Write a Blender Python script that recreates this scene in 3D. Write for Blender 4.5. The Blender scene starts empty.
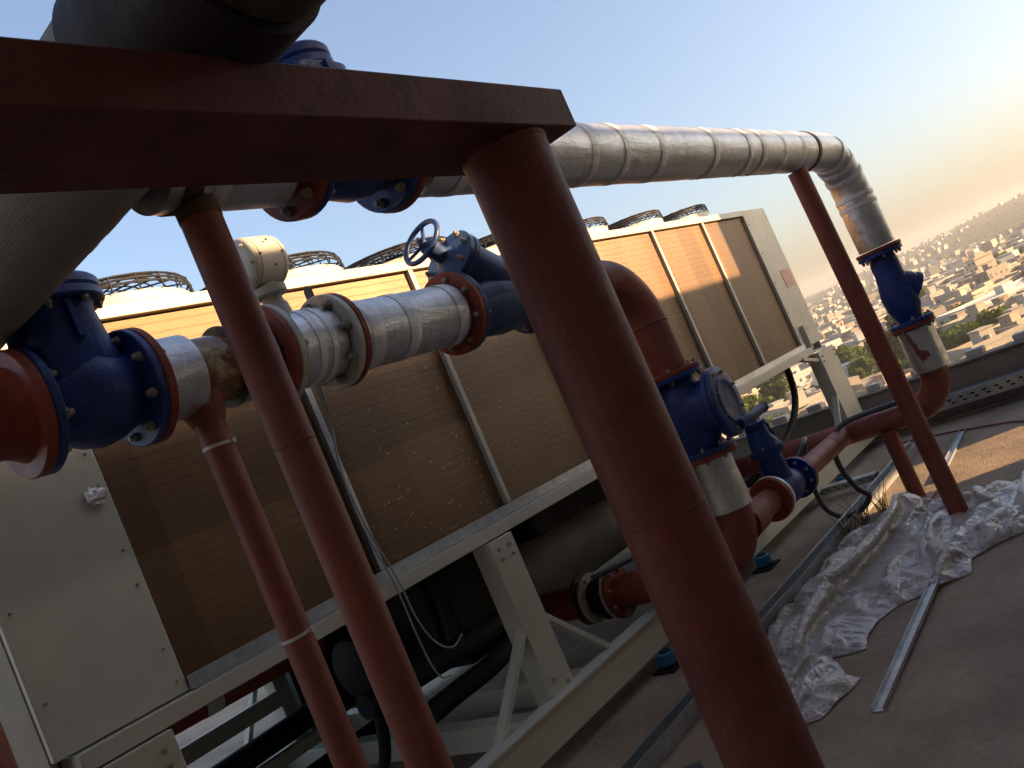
import bpy, bmesh, math, random
from mathutils import Vector, Matrix, noise
random.seed(7)
R = math.radians
sc = bpy.context.scene
COL = sc.collection

# ------------------------------------------------------------------ world, sun, camera
SUN_AZ = Vector((0.42, -0.9075, 0.0))
SUN_EL = R(14.0)
w = bpy.data.worlds.new("World"); sc.world = w; w.use_nodes = True
nt = w.node_tree; bg = nt.nodes['Background']
sky = nt.nodes.new('ShaderNodeTexSky'); sky.sky_type = 'NISHITA'; sky.sun_disc = False
sky.sun_elevation = SUN_EL; sky.sun_rotation = math.atan2(SUN_AZ.x, SUN_AZ.y)
sky.altitude = 300; sky.air_density = 1.0; sky.dust_density = 4.8; sky.ozone_density = 2.2
nt.links.new(sky.outputs[0], bg.inputs[0]); bg.inputs[1].default_value = 0.127
sd = bpy.data.lights.new('sun', 'SUN'); sd.energy = 4.8; sd.angle = R(0.55); sd.color = (1.0, 0.67, 0.36)
so = bpy.data.objects.new('sun', sd); COL.objects.link(so)
tosun = Vector((SUN_AZ.x*math.cos(SUN_EL), SUN_AZ.y*math.cos(SUN_EL), math.sin(SUN_EL)))
so.rotation_euler = tosun.to_track_quat('Z', 'Y').to_euler(); so.location = (6, -10, 12)

F = 870.0; YAW = R(38.7); PIT = math.atan(44/F); ROLL = R(23.4); EYE = 1.5
f0 = Vector((math.cos(YAW)*math.cos(PIT), math.sin(YAW)*math.cos(PIT), math.sin(PIT)))
r0 = Vector((math.sin(YAW), -math.cos(YAW), 0)); u0 = r0.cross(f0)
rt = r0*math.cos(ROLL) - u0*math.sin(ROLL); up = r0*math.sin(ROLL) + u0*math.cos(ROLL)
cd = bpy.data.cameras.new('camera'); cam = bpy.data.objects.new('camera', cd); COL.objects.link(cam); sc.camera = cam
M = Matrix((rt, up, -f0)).transposed().to_4x4(); M.translation = (0, 0, EYE); cam.matrix_world = M
cd.sensor_width = 36; cd.lens = F/1024*36; cd.clip_start = 0.02; cd.clip_end = 20000
sc.view_settings.view_transform = 'Standard'; sc.view_settings.look = 'None'
sc.view_settings.exposure = 1.62
sc.view_settings.use_white_balance = True; sc.view_settings.white_balance_temperature = 7000; sc.view_settings.white_balance_tint = 14; sc.view_settings.gamma = 1
sc.cycles.max_bounces = 6; sc.cycles.diffuse_bounces = 3; sc.cycles.glossy_bounces = 3
sc.cycles.transparent_max_bounces = 8; sc.cycles.volume_bounces = 0; sc.cycles.transmission_bounces = 4
sc.cycles.caustics_reflective = False; sc.cycles.caustics_refractive = False
sc.cycles.use_denoising = True

# ------------------------------------------------------------------ materials
class NT:
    def __init__(s, name):
        s.m = bpy.data.materials.new(name); s.m.use_nodes = True
        s.t = s.m.node_tree; s.n = s.t.nodes; s.b = s.n['Principled BSDF']
    def add(s, kind, **k):
        x = s.n.new(kind)
        for a, v in k.items(): setattr(x, a, v)
        return x
    def link(s, a, b): s.t.links.new(a, b)
    def coord(s, kind='Object', scale=(1, 1, 1)):
        tc = s.add('ShaderNodeTexCoord'); mp = s.add('ShaderNodeMapping'); mp.inputs['Scale'].default_value = scale
        s.link(tc.outputs[kind], mp.inputs[0]); return mp.outputs[0]
    def noise(s, vec, scale, detail=5, rough=.6, dist=0):
        x = s.add('ShaderNodeTexNoise'); x.inputs['Scale'].default_value = scale; x.inputs['Detail'].default_value = detail
        x.inputs['Roughness'].default_value = rough; x.inputs['Distortion'].default_value = dist
        s.link(vec, x.inputs['Vector']); return x.outputs['Fac']
    def ramp(s, fac, stops):
        x = s.add('ShaderNodeValToRGB'); e = x.color_ramp.elements
        while len(e) < len(stops): e.new(.5)
        for i, (p, c) in enumerate(stops):
            e[i].position = p; e[i].color = tuple(c) + (1,) if len(c) == 3 else c
        s.link(fac, x.inputs[0]); return x.outputs[0]
    def mix(s, fac, a, b, mode='MIX'):
        x = s.add('ShaderNodeMix'); x.data_type = 'RGBA'; x.blend_type = mode
        for v, i in ((fac, 0), (a, 6), (b, 7)):
            if hasattr(v, 'links'): s.link(v, x.inputs[i])
            elif i == 0: x.inputs[0].default_value = v
            else: x.inputs[i].default_value = tuple(v) + (1,)
        return x.outputs[2]
    def math(s, op, a, b=0.0):
        x = s.add('ShaderNodeMath', operation=op)
        for v, i in ((a, 0), (b, 1)):
            if hasattr(v, 'links'): s.link(v, x.inputs[i])
            else: x.inputs[i].default_value = v
        return x.outputs[0]
    def bump(s, h, strength=.3, dist=.01, prev=None):
        x = s.add('ShaderNodeBump'); x.inputs['Strength'].default_value = strength; x.inputs['Distance'].default_value = dist
        s.link(h, x.inputs['Height'])
        if prev is not None: s.link(prev, x.inputs['Normal'])
        s.link(x.outputs[0], s.b.inputs['Normal']); return x.outputs[0]
    def set(s, **k):
        for a, v in k.items():
            i = s.b.inputs[a]
            if hasattr(v, 'links'): s.link(v, i)
            else: i.default_value = tuple(v) + (1,) if isinstance(v, tuple) and len(v) == 3 else v
        return s.m

def paint(name, col, rough=.5, var=.25, scale=9, rust=None, rust_amt=.62, bump=.15, spec=.5, drip=False, dust=0.0, cast=0.0):
    k = NT(name); v = k.coord()
    n1 = k.noise(v, scale, 6, .65)
    dark = tuple(c*(1-var) for c in col); lite = tuple(min(1, c*(1+var)) for c in col)
    c = k.ramp(n1, [(.3, dark), (.7, lite)])
    if drip:                                                    # brush strokes and runs along the post
        st = k.noise(k.coord(scale=(7, 7, .35)), 6, 6, .7)
        c = k.mix(.55, c, k.ramp(st, [(.3, (.62, .60, .60)), (.6, (1, 1, 1)), (.8, (1.0, .86, .76))]), 'MULTIPLY')
        big = k.noise(v, 1.7, 4, .6); c = k.mix(.6, c, k.ramp(big, [(.35, (.72, .70, .70)), (.65, (1, 1, 1))]), 'MULTIPLY')
        sc_ = k.ramp(k.noise(k.coord(scale=(1, 1, .5)), 26, 3, .75), [(.70, (0, 0, 0)), (.74, (1, 1, 1))]); c = k.mix(k.math('MULTIPLY', sc_, .7), c, (.30, .13, .08))
    if rust:
        vv = k.coord(scale=(1, 1, .25)) if drip else v
        n2 = k.noise(vv, 5, 9, .72, .4)
        f = k.ramp(n2, [(rust_amt, (0, 0, 0)), (rust_amt+.1, (1, 1, 1))])
        c = k.mix(f, c, rust)
    if dust:
        d = k.ramp(k.noise(v, 3.3, 8, .75, .6), [(.45, (0, 0, 0)), (.75, (1, 1, 1))]); c = k.mix(k.math('MULTIPLY', d, dust), c, (.34, .28, .21))
    n3 = k.noise(v, 60, 3, .6)
    nb = k.bump(n3, bump, .004)
    if drip: nb = k.bump(k.noise(k.coord(scale=(6, 6, .5)), 9, 5, .7), .35, .004, nb)
    if cast: k.bump(k.noise(v, 130, 4, .7), cast, .003, k.bump(k.noise(v, 22, 4, .6), cast, .006, nb))
    rr = k.ramp(n1, [(.2, (rough+.12,)*3), (.8, (max(.05, rough-.12),)*3)])
    k.set(**{'Base Color': c, 'Roughness': rr, 'Specular IOR Level': spec}); return k.m

M_RED = paint('red_oxide_paint', (.315, .078, .048), .55, .2, 6, (.13, .045, .026), .66, .25, drip=True, dust=.16)
M_RED_D = paint('dark_red_oxide_paint', (.235, .054, .034), .55, .25, 5, (.11, .036, .022), .64, .3, drip=True, dust=.08)
M_BEAM = paint('shaded_red_beam', (.150, .034, .023), .6, .3, 4, (.06, .018, .012), .57, .35, dust=.06)  # beam red darkened to stand for the shade on it
M_RED_G = paint('glossy_red_oxide', (.29, .060, .034), .5, .3, 10, (.10, .032, .018), .60, .35, .25, dust=.12, cast=.2)
M_BLUE = paint('blue_valve_enamel', (.009, .046, .215), .40, .4, 9, (.012, .02, .05), .62, .35, .4, dust=.13, cast=.45)
M_CREAM = paint('cream_powder_coat', (.60, .575, .46), .45, .07, 3, (.36, .31, .22), .70, .06, dust=.22)
M_TAN_SHADE = paint('shaded_side_sheet', (.30, .235, .165), .55, .1, 3, (.2, .14, .09), .70, .06, dust=.2)  # cream sheet toned to tan for the shade on this side
M_CREAM2 = paint('cream_casting_paint', (.58, .56, .47), .45, .1, 8, (.30, .22, .12), .66, .2, .4, dust=.18, cast=.2)
M_BLACK = paint('black_rubber', (.016, .015, .015), .75, .3, 8, bump=.2, spec=.25)
M_SADDLE = paint('dark_red_saddle', (.030, .014, .010), .7, .4, 8, (.06, .03, .018), .62, .3)  # very dark red brown with paler blotches
M_DGREY = paint('dark_grey_lagging', (.055, .055, .058), .6, .25, 5, bump=.3)
M_EVAP = paint('grey_shell_lagging', (.125, .118, .108), .65, .22, 3, bump=.25)
M_GALV = None
def galv(name, col=(.52, .56, .58), rough=.38):
    k = NT(name); v = k.coord(); vo = k.add('ShaderNodeTexVoronoi'); vo.inputs['Scale'].default_value = 26; k.link(v, vo.inputs['Vector'])
    n = k.noise(v, 5, 6)
    c = k.mix(.5, k.ramp(n, [(.3, tuple(x*.65 for x in col)), (.75, col)]), k.ramp(vo.outputs['Distance'], [(.0, (.35,)*3), (.6, (.75,)*3)]), 'SOFT_LIGHT')
    k.set(**{'Base Color': c, 'Roughness': k.ramp(n, [(.2, (rough+.15,)*3), (.8, (rough-.08,)*3)]), 'Metallic': .85}); return k.m
M_GALV = galv('galvanised_steel')
M_BOLT = paint('rusty_zinc_bolt', (.34, .29, .22), .45, .25, 40, (.14, .06, .025), .50, .2)
def foil(name, col, rough, weave=.5, metal=.8):
    k = NT(name); v = k.coord()
    a = k.add('ShaderNodeTexWave'); a.wave_type = 'BANDS'; a.bands_direction = 'DIAGONAL'
    a.inputs['Scale'].default_value = 80; a.inputs['Distortion'].default_value = 2.0; k.link(v, a.inputs['Vector'])
    n = k.noise(v, 16, 8, .8); n2 = k.noise(k.coord(scale=(1, 4, 4)), 3.5, 4, .55, .6)
    nb = k.bump(n2, .35, .02)
    nb = k.bump(n, .30, .008, nb); vz = k.add('ShaderNodeTexVoronoi'); vz.inputs['Scale'].default_value = 150; k.link(v, vz.inputs['Vector']); nb = k.bump(vz.outputs['Distance'], .30, .002, nb)
    if weave: k.bump(a.outputs['Fac'], weave, .0022, nb)
    sm = k.noise(k.coord(scale=(1.6, 1, 1)), 5, 8, .8, .5)
    c = k.ramp(sm, [(.25, tuple(x*.62 for x in col)), (.55, col), (.8, tuple(min(1, x*1.12) for x in col))])
    k.set(**{'Base Color': c, 'Metallic': metal, 'Roughness': k.ramp(n, [(.25, (rough+.12,)*3), (.75, (rough-.08,)*3)])}); return k.m
M_FOIL = foil('aluminium_foil_lagging', (.72, .73, .73), .33, .14, .82)
M_TAPE = foil('aluminium_tape', (.96, .96, .95), .45, 0, .30)
def canvas():
    k = NT('glass_cloth_lagging'); v = k.coord(scale=(1, 1, 1))
    a = k.add('ShaderNodeTexWave'); a.bands_direction = 'Y'; a.inputs['Scale'].default_value = 48; a.inputs['Distortion'].default_value = .8
    k.link(v, a.inputs['Vector'])
    b = k.add('ShaderNodeTexWave'); b.bands_direction = 'X'; b.inputs['Scale'].default_value = 60; b.inputs['Distortion'].default_value = .8
    k.link(v, b.inputs['Vector'])
    h = k.math('ADD', a.outputs['Fac'], k.math('MULTIPLY', b.outputs['Fac'], .5))
    n = k.noise(v, 5, 7, .7)
    c = k.ramp(n, [(.3, (.25, .22, .185)), (.7, (.36, .32, .275))])
    c = k.mix(.22, c, k.ramp(h, [(.2, (.3, .28, .25)), (1, (1, 1, 1))]), 'MULTIPLY')
    k.bump(h, .22, .003); k.set(**{'Base Color': c, 'Roughness': .8}); return k.m
M_CANVAS = canvas()
M_SHADED_CLOTH = concrete_cloth = paint('shaded_brown_lagging', (.085, .066, .050), .85, .4, 30, (.04, .03, .022), .56, .8, .2)  # near header cloth, its colour darkened to look shaded
def coil():
    k = NT('bronze_coil_fins'); v = k.coord()
    sx = k.add('ShaderNodeSeparateXYZ'); k.link(v, sx.inputs[0])
    X, Z = sx.outputs[0], sx.outputs[2]
    # staggered tube rows, seen as fine horizontal lines 4 cm apart
    wob = k.math('MULTIPLY', k.noise(v, 5, 2), .008)
    row = k.math('FRACT', k.math('MULTIPLY', k.math('ADD', Z, wob), 24.0))
    line = k.ramp(row, [(0, (0, 0, 0)), (.16, (1, 1, 1)), (.9, (1, 1, 1)), (1, (.2, .2, .2))])
    # fin packs 0.31 m wide, each with a tone of its own
    fl = k.math('FLOOR', k.math('MULTIPLY', X, 3.25)); wn = k.add('ShaderNodeTexWhiteNoise', noise_dimensions='1D'); k.link(fl, wn.inputs['W'])
    pack = k.ramp(wn.outputs['Value'], [(0, (.130, .066, .022)), (1, (.195, .104, .040))])
    n = k.noise(v, 2.6, 7, .7); c = k.mix(.55, pack, k.ramp(n, [(.3, (.55, .5, .45)), (.7, (1, 1, 1))]), 'MULTIPLY')
    c = k.mix(.30, c, line, 'MULTIPLY')
    # bent fins: dark upright scratches and bright flecks of bare aluminium
    sv = k.coord(scale=(1, 1, .22)); vo = k.add('ShaderNodeTexVoronoi'); vo.inputs['Scale'].default_value = 34; k.link(sv, vo.inputs['Vector'])
    scr = k.ramp(vo.outputs['Distance'], [(.10, (1, 1, 1)), (.17, (0, 0, 0))])
    msk = k.ramp(k.noise(v, 3.1, 3), [(.54, (0, 0, 0)), (.64, (1, 1, 1))])
    c = k.mix(k.mix(1.0, scr, msk, 'MULTIPLY'), c, (.10, .055, .025))
    fv = k.coord(scale=(1, 1, .55)); vo2 = k.add('ShaderNodeTexVoronoi'); vo2.inputs['Scale'].default_value = 38; k.link(fv, vo2.inputs['Vector'])
    fk = k.ramp(vo2.outputs['Distance'], [(.09, (1, 1, 1)), (.13, (0, 0, 0))])
    vm = k.add('ShaderNodeVectorMath', operation='DISTANCE'); k.link(v, vm.inputs[0]); vm.inputs[1].default_value = (2.15, 0, 1.58)
    m2 = k.math('MULTIPLY', k.ramp(vm.outputs['Value'], [(.2, (1, 1, 1)), (1.1, (0, 0, 0))]), k.ramp(k.noise(v, 7.3, 4), [(.46, (0, 0, 0)), (.54, (1, 1, 1))]))
    c = k.mix(k.mix(1.0, fk, m2, 'MULTIPLY'), c, (.80, .70, .50))
    fin = k.add('ShaderNodeTexWave'); fin.bands_direction = 'X'; fin.inputs['Scale'].default_value = 90; k.link(v, fin.inputs['Vector'])
    nb = k.bump(fin.outputs['Fac'], .25, .002); k.bump(line, .2, .002, nb)
    k.set(**{'Base Color': c, 'Roughness': .42, 'Metallic': .25}); return k.m
M_COIL = coil()
def concrete(name, a, b, sc_=1.6, bump=.35, stain=(.08, .07, .06)):
    k = NT(name); v = k.coord(); n = k.noise(v, sc_, 10, .72); g = k.noise(v, 45, 4, .7)
    c = k.ramp(n, [(.28, a), (.72, b)])
    c = k.mix(.5, c, k.ramp(g, [(.3, (.55, .55, .55)), (.7, (1, 1, 1))]), 'MULTIPLY')
    st = k.ramp(k.noise(v, .55, 8, .7, .5), [(.55, (0, 0, 0)), (.72, (.75, .75, .75))]); c = k.mix(st, c, stain)
    sp = k.ramp(k.noise(v, 130, 2, .5), [(.66, (0, 0, 0)), (.72, (1, 1, 1))]); c = k.mix(k.math('MULTIPLY', sp, .6), c, (.42, .38, .32))
    h = k.math('ADD', k.math('MULTIPLY', n, 1.0), k.math('MULTIPLY', g, .35))
    k.bump(h, bump, .02); k.set(**{'Base Color': c, 'Roughness': .88, 'Specular IOR Level': .25}); return k.m
M_ROOF = concrete('roof_concrete', (.22, .172, .122), (.50, .40, .29), 1.3, .9, (.09, .07, .05))
M_PARA = concrete('parapet_plaster', (.26, .21, .175), (.40, .33, .28), 2.5)
M_PLASTER = concrete('shade_screen_plaster', (.26, .22, .17), (.38, .33, .26), .8)
M_BLOCK = concrete('whitewashed_block', (.55, .54, .50), (.74, .73, .70), 4, .2, (.4, .38, .34))
M_WIRE = paint('grey_cable', (.30, .32, .32), .45, .1, 8, bump=.05)
M_HOSE = paint('grey_conduit', (.075, .08, .09), .42, .2, 10, bump=.1)
M_TIE = paint('white_nylon', (.72, .72, .70), .4, .05, 8, bump=.02)
M_GUARD = paint('black_wire_guard', (.02, .02, .022), .5, .2, 8, bump=.05)
M_ISO = paint('blue_spring_can', (.02, .16, .30), .45, .3, 20, (.03, .05, .06), .62)
M_TAPEBR = paint('brown_packing_tape', (.24, .10, .035), .22, .6, 9, (.55, .40, .22), .50, .1)
M_STICK = paint('faded_red_sticker', (.66, .33, .27), .5, .08, 12, bump=.02)
M_LABEL = paint('white_label', (.66, .65, .60), .5, .08, 8, bump=.02)
M_INK = paint('black_marker', (.02, .018, .018), .6, .1, 8, bump=.02)
def plastic():
    k = NT('clear_polythene'); v = k.coord(); n = k.noise(v, 22, 6, .7)
    def crease(sc__, dist):
        a_ = k.math('ABSOLUTE', k.math('SUBTRACT', k.noise(v, sc__, 2, .5, dist), .5)); return k.math('POWER', k.math('SUBTRACT', 1.0, k.math('MINIMUM', k.math('MULTIPLY', a_, 5.0), 1.0)), 3.0)
    cr1, cr2 = crease(9, 1.2), crease(21, 1.5)
    nb = k.bump(cr2, .10, .008, k.bump(cr1, .28, .020))
    k.set(**{'Base Color': k.ramp(n, [(.3, (.80, .75, .69)), (.7, (.93, .90, .86))]), 'Roughness': .30, 'Specular IOR Level': .5, 'Subsurface Weight': 0.0})
    tr = k.add('ShaderNodeBsdfTransparent'); tl = k.add('ShaderNodeBsdfTranslucent'); tl.inputs[0].default_value = (.75, .74, .72, 1)
    m1 = k.add('ShaderNodeMixShader'); m1.inputs[0].default_value = .30; m2 = k.add('ShaderNodeMixShader')
    lw_ = k.add('ShaderNodeLayerWeight'); lw_.inputs[0].default_value = .45; k.link(nb, lw_.inputs['Normal'])
    f_ = k.mix(1.0, k.ramp(lw_.outputs['Facing'], [(.05, (.84,)*3), (.4, (.62,)*3), (.75, (.10,)*3)]), k.ramp(n, [(.32, (.45,)*3), (.68, (1,)*3)]), 'MULTIPLY')
    f_ = k.math('MULTIPLY', f_, k.math('SUBTRACT', 1.0, k.math('MULTIPLY', k.math('MAXIMUM', cr1, cr2), .75))); k.link(f_, m2.inputs[0])
    gl = k.add('ShaderNodeBsdfGlossy'); gl.inputs['Roughness'].default_value = .13; gl.inputs['Color'].default_value = (.85, .84, .82, 1); k.link(nb, gl.inputs['Normal'])
    fr = k.add('ShaderNodeFresnel'); fr.inputs[0].default_value = 1.55; k.link(nb, fr.inputs['Normal']); m3 = k.add('ShaderNodeMixShader'); k.link(k.math('MULTIPLY', fr.outputs[0], .72), m3.inputs[0])
    k.link(k.b.outputs[0], m1.inputs[1]); k.link(tl.outputs[0], m1.inputs[2]); k.link(m1.outputs[0], m2.inputs[1]); k.link(tr.outputs[0], m2.inputs[2])
    k.link(m2.outputs[0], m3.inputs[1]); k.link(gl.outputs[0], m3.inputs[2]); k.link(m3.outputs[0], k.n['Material Output'].inputs[0]); return k.m
M_POLY = plastic()

# ------------------------------------------------------------------ mesh helpers
class MB:
    def __init__(s): s.bm = bmesh.new()
    def _cap(s, ring, flip=False):
        try: s.bm.faces.new(ring[::-1] if flip else ring)
        except ValueError: pass
    def box(s, c, size, rot=None):
        m = Matrix.Translation(Vector(c)) @ ((rot.to_4x4()) if rot is not None else Matrix.Identity(4)) @ Matrix.Diagonal((*size, 1))
        bmesh.ops.create_cube(s.bm, size=1, matrix=m); return s
    def span(s, x0, x1, y0, y1, z0, z1):
        return s.box(((x0+x1)/2, (y0+y1)/2, (z0+z1)/2), (abs(x1-x0), abs(y1-y0), abs(z1-z0)))
    def bar(s, p0, p1, w_, h, up_=(0, 0, 1)):
        p0, p1 = Vector(p0), Vector(p1); d = (p1-p0); L = d.length; d.normalize()
        a = Vector(up_); a = (a - d*a.dot(d)).normalized(); b = a.cross(d)
        return s.box((p0+p1)/2, (L, w_, h), Matrix((d, b, a)).transposed())
    def prism(s, pts, d):
        """closed polygon pts (3D, planar) extruded by vector d"""
        d = Vector(d); a = [s.bm.verts.new(p) for p in pts]; b = [s.bm.verts.new(Vector(p)+d) for p in pts]
        s._cap(a); s._cap(b, True); n = len(a)
        for i in range(n): s.bm.faces.new((a[i], b[i], b[(i+1) % n], a[(i+1) % n]))
        return s
    def lathe(s, o, ax, prof, seg=32, caps=True):
        o = Vector(o); d = Vector(ax).normalized()
        a = d.orthogonal().normalized(); b = d.cross(a); rings = []
        for t, r in prof:
            r = max(r, 1e-4)
            rings.append([s.bm.verts.new(o + d*t + (a*math.cos(2*math.pi*i/seg) + b*math.sin(2*math.pi*i/seg))*r) for i in range(seg)])
        for A, B in zip(rings, rings[1:]):
            for i in range(seg): s.bm.faces.new((A[i], A[(i+1) % seg], B[(i+1) % seg], B[i]))
        if caps: s._cap(rings[0], True); s._cap(rings[-1])
        return s
    def cyl(s, p0, p1, r, seg=24, r2=None):
        p0, p1 = Vector(p0), Vector(p1); L = (p1-p0).length
        return s.lathe(p0, p1-p0, [(0, r), (L, r if r2 is None else r2)], seg)
    def tube(s, pts, r, seg=10, caps=True):
        pts = [Vector(p) for p in pts]; n = len(pts); rad = r if isinstance(r, (list, tuple)) else [r]*n
        T = [(pts[min(i+1, n-1)] - pts[max(i-1, 0)]).normalized() for i in range(n)]
        a = T[0].orthogonal().normalized(); rings = []
        for i in range(n):
            a = (a - T[i]*a.dot(T[i])).normalized(); b = T[i].cross(a)
            rings.append([s.bm.verts.new(pts[i] + (a*math.cos(2*math.pi*j/seg) + b*math.sin(2*math.pi*j/seg))*rad[i]) for j in range(seg)])
        for A, B in zip(rings, rings[1:]):
            for j in range(seg): s.bm.faces.new((A[j], A[(j+1) % seg], B[(j+1) % seg], B[j]))
        if caps: s._cap(rings[0], True); s._cap(rings[-1])
        return s
    def build(s, name, mat, parent=None, loc=None, bevel=0, ang=38, recalc=True):
        if recalc: bmesh.ops.recalc_face_normals(s.bm, faces=s.bm.faces)
        org = Vector(loc) if loc is not None else (Vector(0 for _ in range(3)) if parent is None else wpos(parent))
        bmesh.ops.translate(s.bm, verts=s.bm.verts, vec=-org)
        me = bpy.data.meshes.new(name); s.bm.to_mesh(me); s.bm.free()
        for m in (mat if isinstance(mat, (list, tuple)) else [mat]): me.materials.append(m)
        me.shade_smooth(); me.set_sharp_from_angle(angle=R(ang))
        o = bpy.data.objects.new(name, me); COL.objects.link(o)
        if parent is not None:
            o.parent = parent; o.location = org - wpos(parent)
        else: o.location = org
        if bevel:
            b = o.modifiers.new('bevel', 'BEVEL'); b.width = bevel; b.segments = 2; b.limit_method = 'ANGLE'; b.angle_limit = R(40)
        return o
def wpos(o):
    v = Vector(o.location)
    while o.parent is not None: o = o.parent; v = v + Vector(o.location)
    return v
def tag(o, label=None, cat=None, group=None, kind=None):
    if label: o['label'] = label
    if cat: o['category'] = cat
    if group: o['group'] = group
    if kind: o['kind'] = kind
    return o
def thing(name, label, cat, loc, group=None):
    o = bpy.data.objects.new(name, None); COL.objects.link(o); o.location = loc; o.empty_display_size = .1
    return tag(o, label, cat, group)
def copy_tree(o, parent=None):
    c = o.copy(); COL.objects.link(c)
    if parent is not None: c.parent = parent
    for ch in [x for x in list(COL.objects) if x.parent == o]: copy_tree(ch, c)
    return c
def arc(c, a, b, rad, n=10, a0=0.0, a1=90.0):
    """points on a quarter circle: c + rad*(cos*a + sin*b)"""
    c, a, b = Vector(c), Vector(a), Vector(b)
    return [c + (a*math.cos(R(a0+(a1-a0)*i/n)) + b*math.sin(R(a0+(a1-a0)*i/n)))*rad for i in range(n+1)]
def smooth(pts, n=6):
    pts = [Vector(p) for p in pts]; out = []
    for i in range(len(pts)-1):
        p0, p1, p2, p3 = pts[max(i-1, 0)], pts[i], pts[i+1], pts[min(i+2, len(pts)-1)]
        for j in range(n):
            t = j/n
            out.append(.5*((2*p1) + (p2-p0)*t + (2*p0-5*p1+4*p2-p3)*t*t + (3*p1-p0-3*p2+p3)*t**3))
    out.append(pts[-1]); return out

def fset(m, i0, mi):
    m.bm.faces.ensure_lookup_table()
    for f in m.bm.faces[i0:]: f.material_index = mi

# one bolt mesh, shared by every bolt
_b = MB(); _b.lathe((0, 0, 0), (0, 0, 1), [(0, .0125), (.011, .0125), (.0125, .011)], 6)
_b.lathe((0, 0, .012), (0, 0, 1), [(0, .0075), (.008, .0075), (.010, .006)], 10)
bmesh.ops.recalc_face_normals(_b.bm, faces=_b.bm.faces)
BOLT = bpy.data.meshes.new('bolt'); _b.bm.to_mesh(BOLT); _b.bm.free(); BOLT.materials.append(M_BOLT)
def bolts(parent, c, ax, rad, n=8, s=1.0, skip=(), ph=None):
    c = Vector(c); d = Vector(ax).normalized(); a = d.orthogonal().normalized(); b = d.cross(a); ph = math.pi/n if ph is None else ph
    for i in range(n):
        if i in skip: continue
        t = 2*math.pi*i/n + ph
        o = bpy.data.objects.new('bolt', BOLT); COL.objects.link(o); o.parent = parent
        o.location = c + (a*math.cos(t) + b*math.sin(t))*rad - wpos(parent)
        q = d.to_track_quat('Z', 'Y'); o.rotation_euler = q.to_euler(); o.scale = (s, s, s*random.uniform(.8, 1.15))
def flange(parent, c, ax, r, t, mat, bore=.0, name='flange', nb=8, br=None, bs=1.0, both=True):
    """a disc of thickness t centred on c, rounded rim"""
    c = Vector(c); d = Vector(ax).normalized()
    f = MB().lathe(c - d*t/2, d, [(0, r*.66), (0, r-.004), (.004, r), (t-.004, r), (t, r-.004), (t, r*.66)], 44).build(name, mat, parent)
    return f

X_, Y_, Z_ = Vector((1, 0, 0)), Vector((0, 1, 0)), Vector((0, 0, 1))
# ================================================================== SETTING
# roof of the building we stand on: the slab and the building under it
rf = MB(); rf.span(-9, 8.86, -12, 14, -34, 0); rf.span(8.86, 15, -12, .2, -34, 0)
bmesh.ops.subdivide_edges(rf.bm, edges=[e for e in rf.bm.edges], cuts=1)
tag(rf.build('roof', M_ROOF), kind='structure')

def parapet(pts, label):
    p = MB()
    for a, b in zip(pts, pts[1:]):
        p.bar((a[0], a[1], .215), (b[0], b[1], .215), .14, .43); p.bar((a[0], a[1], .443), (b[0], b[1], .443), .19, .026)
    o = p.build('parapet_wall', M_PARA, None, (pts[0][0], pts[0][1], 0), .008); tag(o, label, 'parapet')
parapet([(8.78, .28), (8.78, 13.9)], 'low brown plastered parapet along the roof edge with the town beyond')
for i, y in enumerate([1.50, 1.90, 2.40, 2.86, 3.50, 3.90, 4.33, 4.85]):
    b = MB().box((8.83, y, .487), (.11, .135 + .02*(i % 3), .06), Matrix.Rotation(R(random.uniform(-5, 5)), 3, 'Z')).build('concrete_block', M_BLOCK, None, (8.83, y, .456), .006)
    names = ['white block on the parapet top nearest the right edge', 'white block on the parapet just right of the insulated riser',
             'white block on the parapet seen between the blue check valve and the slim post', 'white block on the parapet low behind the slim far post',
             'white block on the parapet under the chiller right of the black hose', 'white block on the parapet under the chiller left of the black hose',
             'white block on the parapet beside the blue bypass valve top', 'white block on the parapet behind the blue valve cover']
    tag(b, names[i], 'block', 'white blocks along the parapet top')

# unseen walls, canopy and block added behind the camera: what shades the plant
sh = thing('shade_screen', 'unseen plastered walls and canopy added on the roof behind the pipework for shade', 'building', (3, -3.5, 0))
m = MB(); Y0, Y1 = -2.7, -2.5; HT = 3.50
m.span(-7, 4.7, Y0, Y1, 0, HT+.16); m.span(4.7, 8.15, Y0, Y1, 0, HT); m.span(9.35, 10.0, Y0, Y1, 0, HT); m.span(8.15, 9.35, Y0, Y1, 0, 1.02); m.span(8.15, 9.35, Y0, Y1, 1.42, HT)  # wall height and opening shaped for the shadow edge and floor sunlight
m.span(-7, -3.2, Y1, 4.5, 0, 6.19)  # side wing added to cut sky light from the left
m.build('wall', M_PLASTER, sh)
MB().span(-7, 13.5, -9.3, -.6, 6.2, 6.4).build('canopy', M_PLASTER, sh)  # canopy added to hold back sky light
m = MB()
for x in (-2.5, 2, 6.5): m.span(x-.15, x+.15, -8.9, -8.6, 0, 6.2)
m.build('column', M_PLASTER, sh)
tk = thing('shade_block', 'unseen concrete block added beside the shade walls on the roof', 'shade block', (11, -3.3, 0))
m = MB(); m.span(10.05, 11.1, Y0, Y1, 0, 4.4); m.span(11.1, 13.2, Y0, Y1, 0, 3.85); m.build('shade_block_body', M_PLASTER, tk)  # added block, heights set for the shadow edge on the coils

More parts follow.
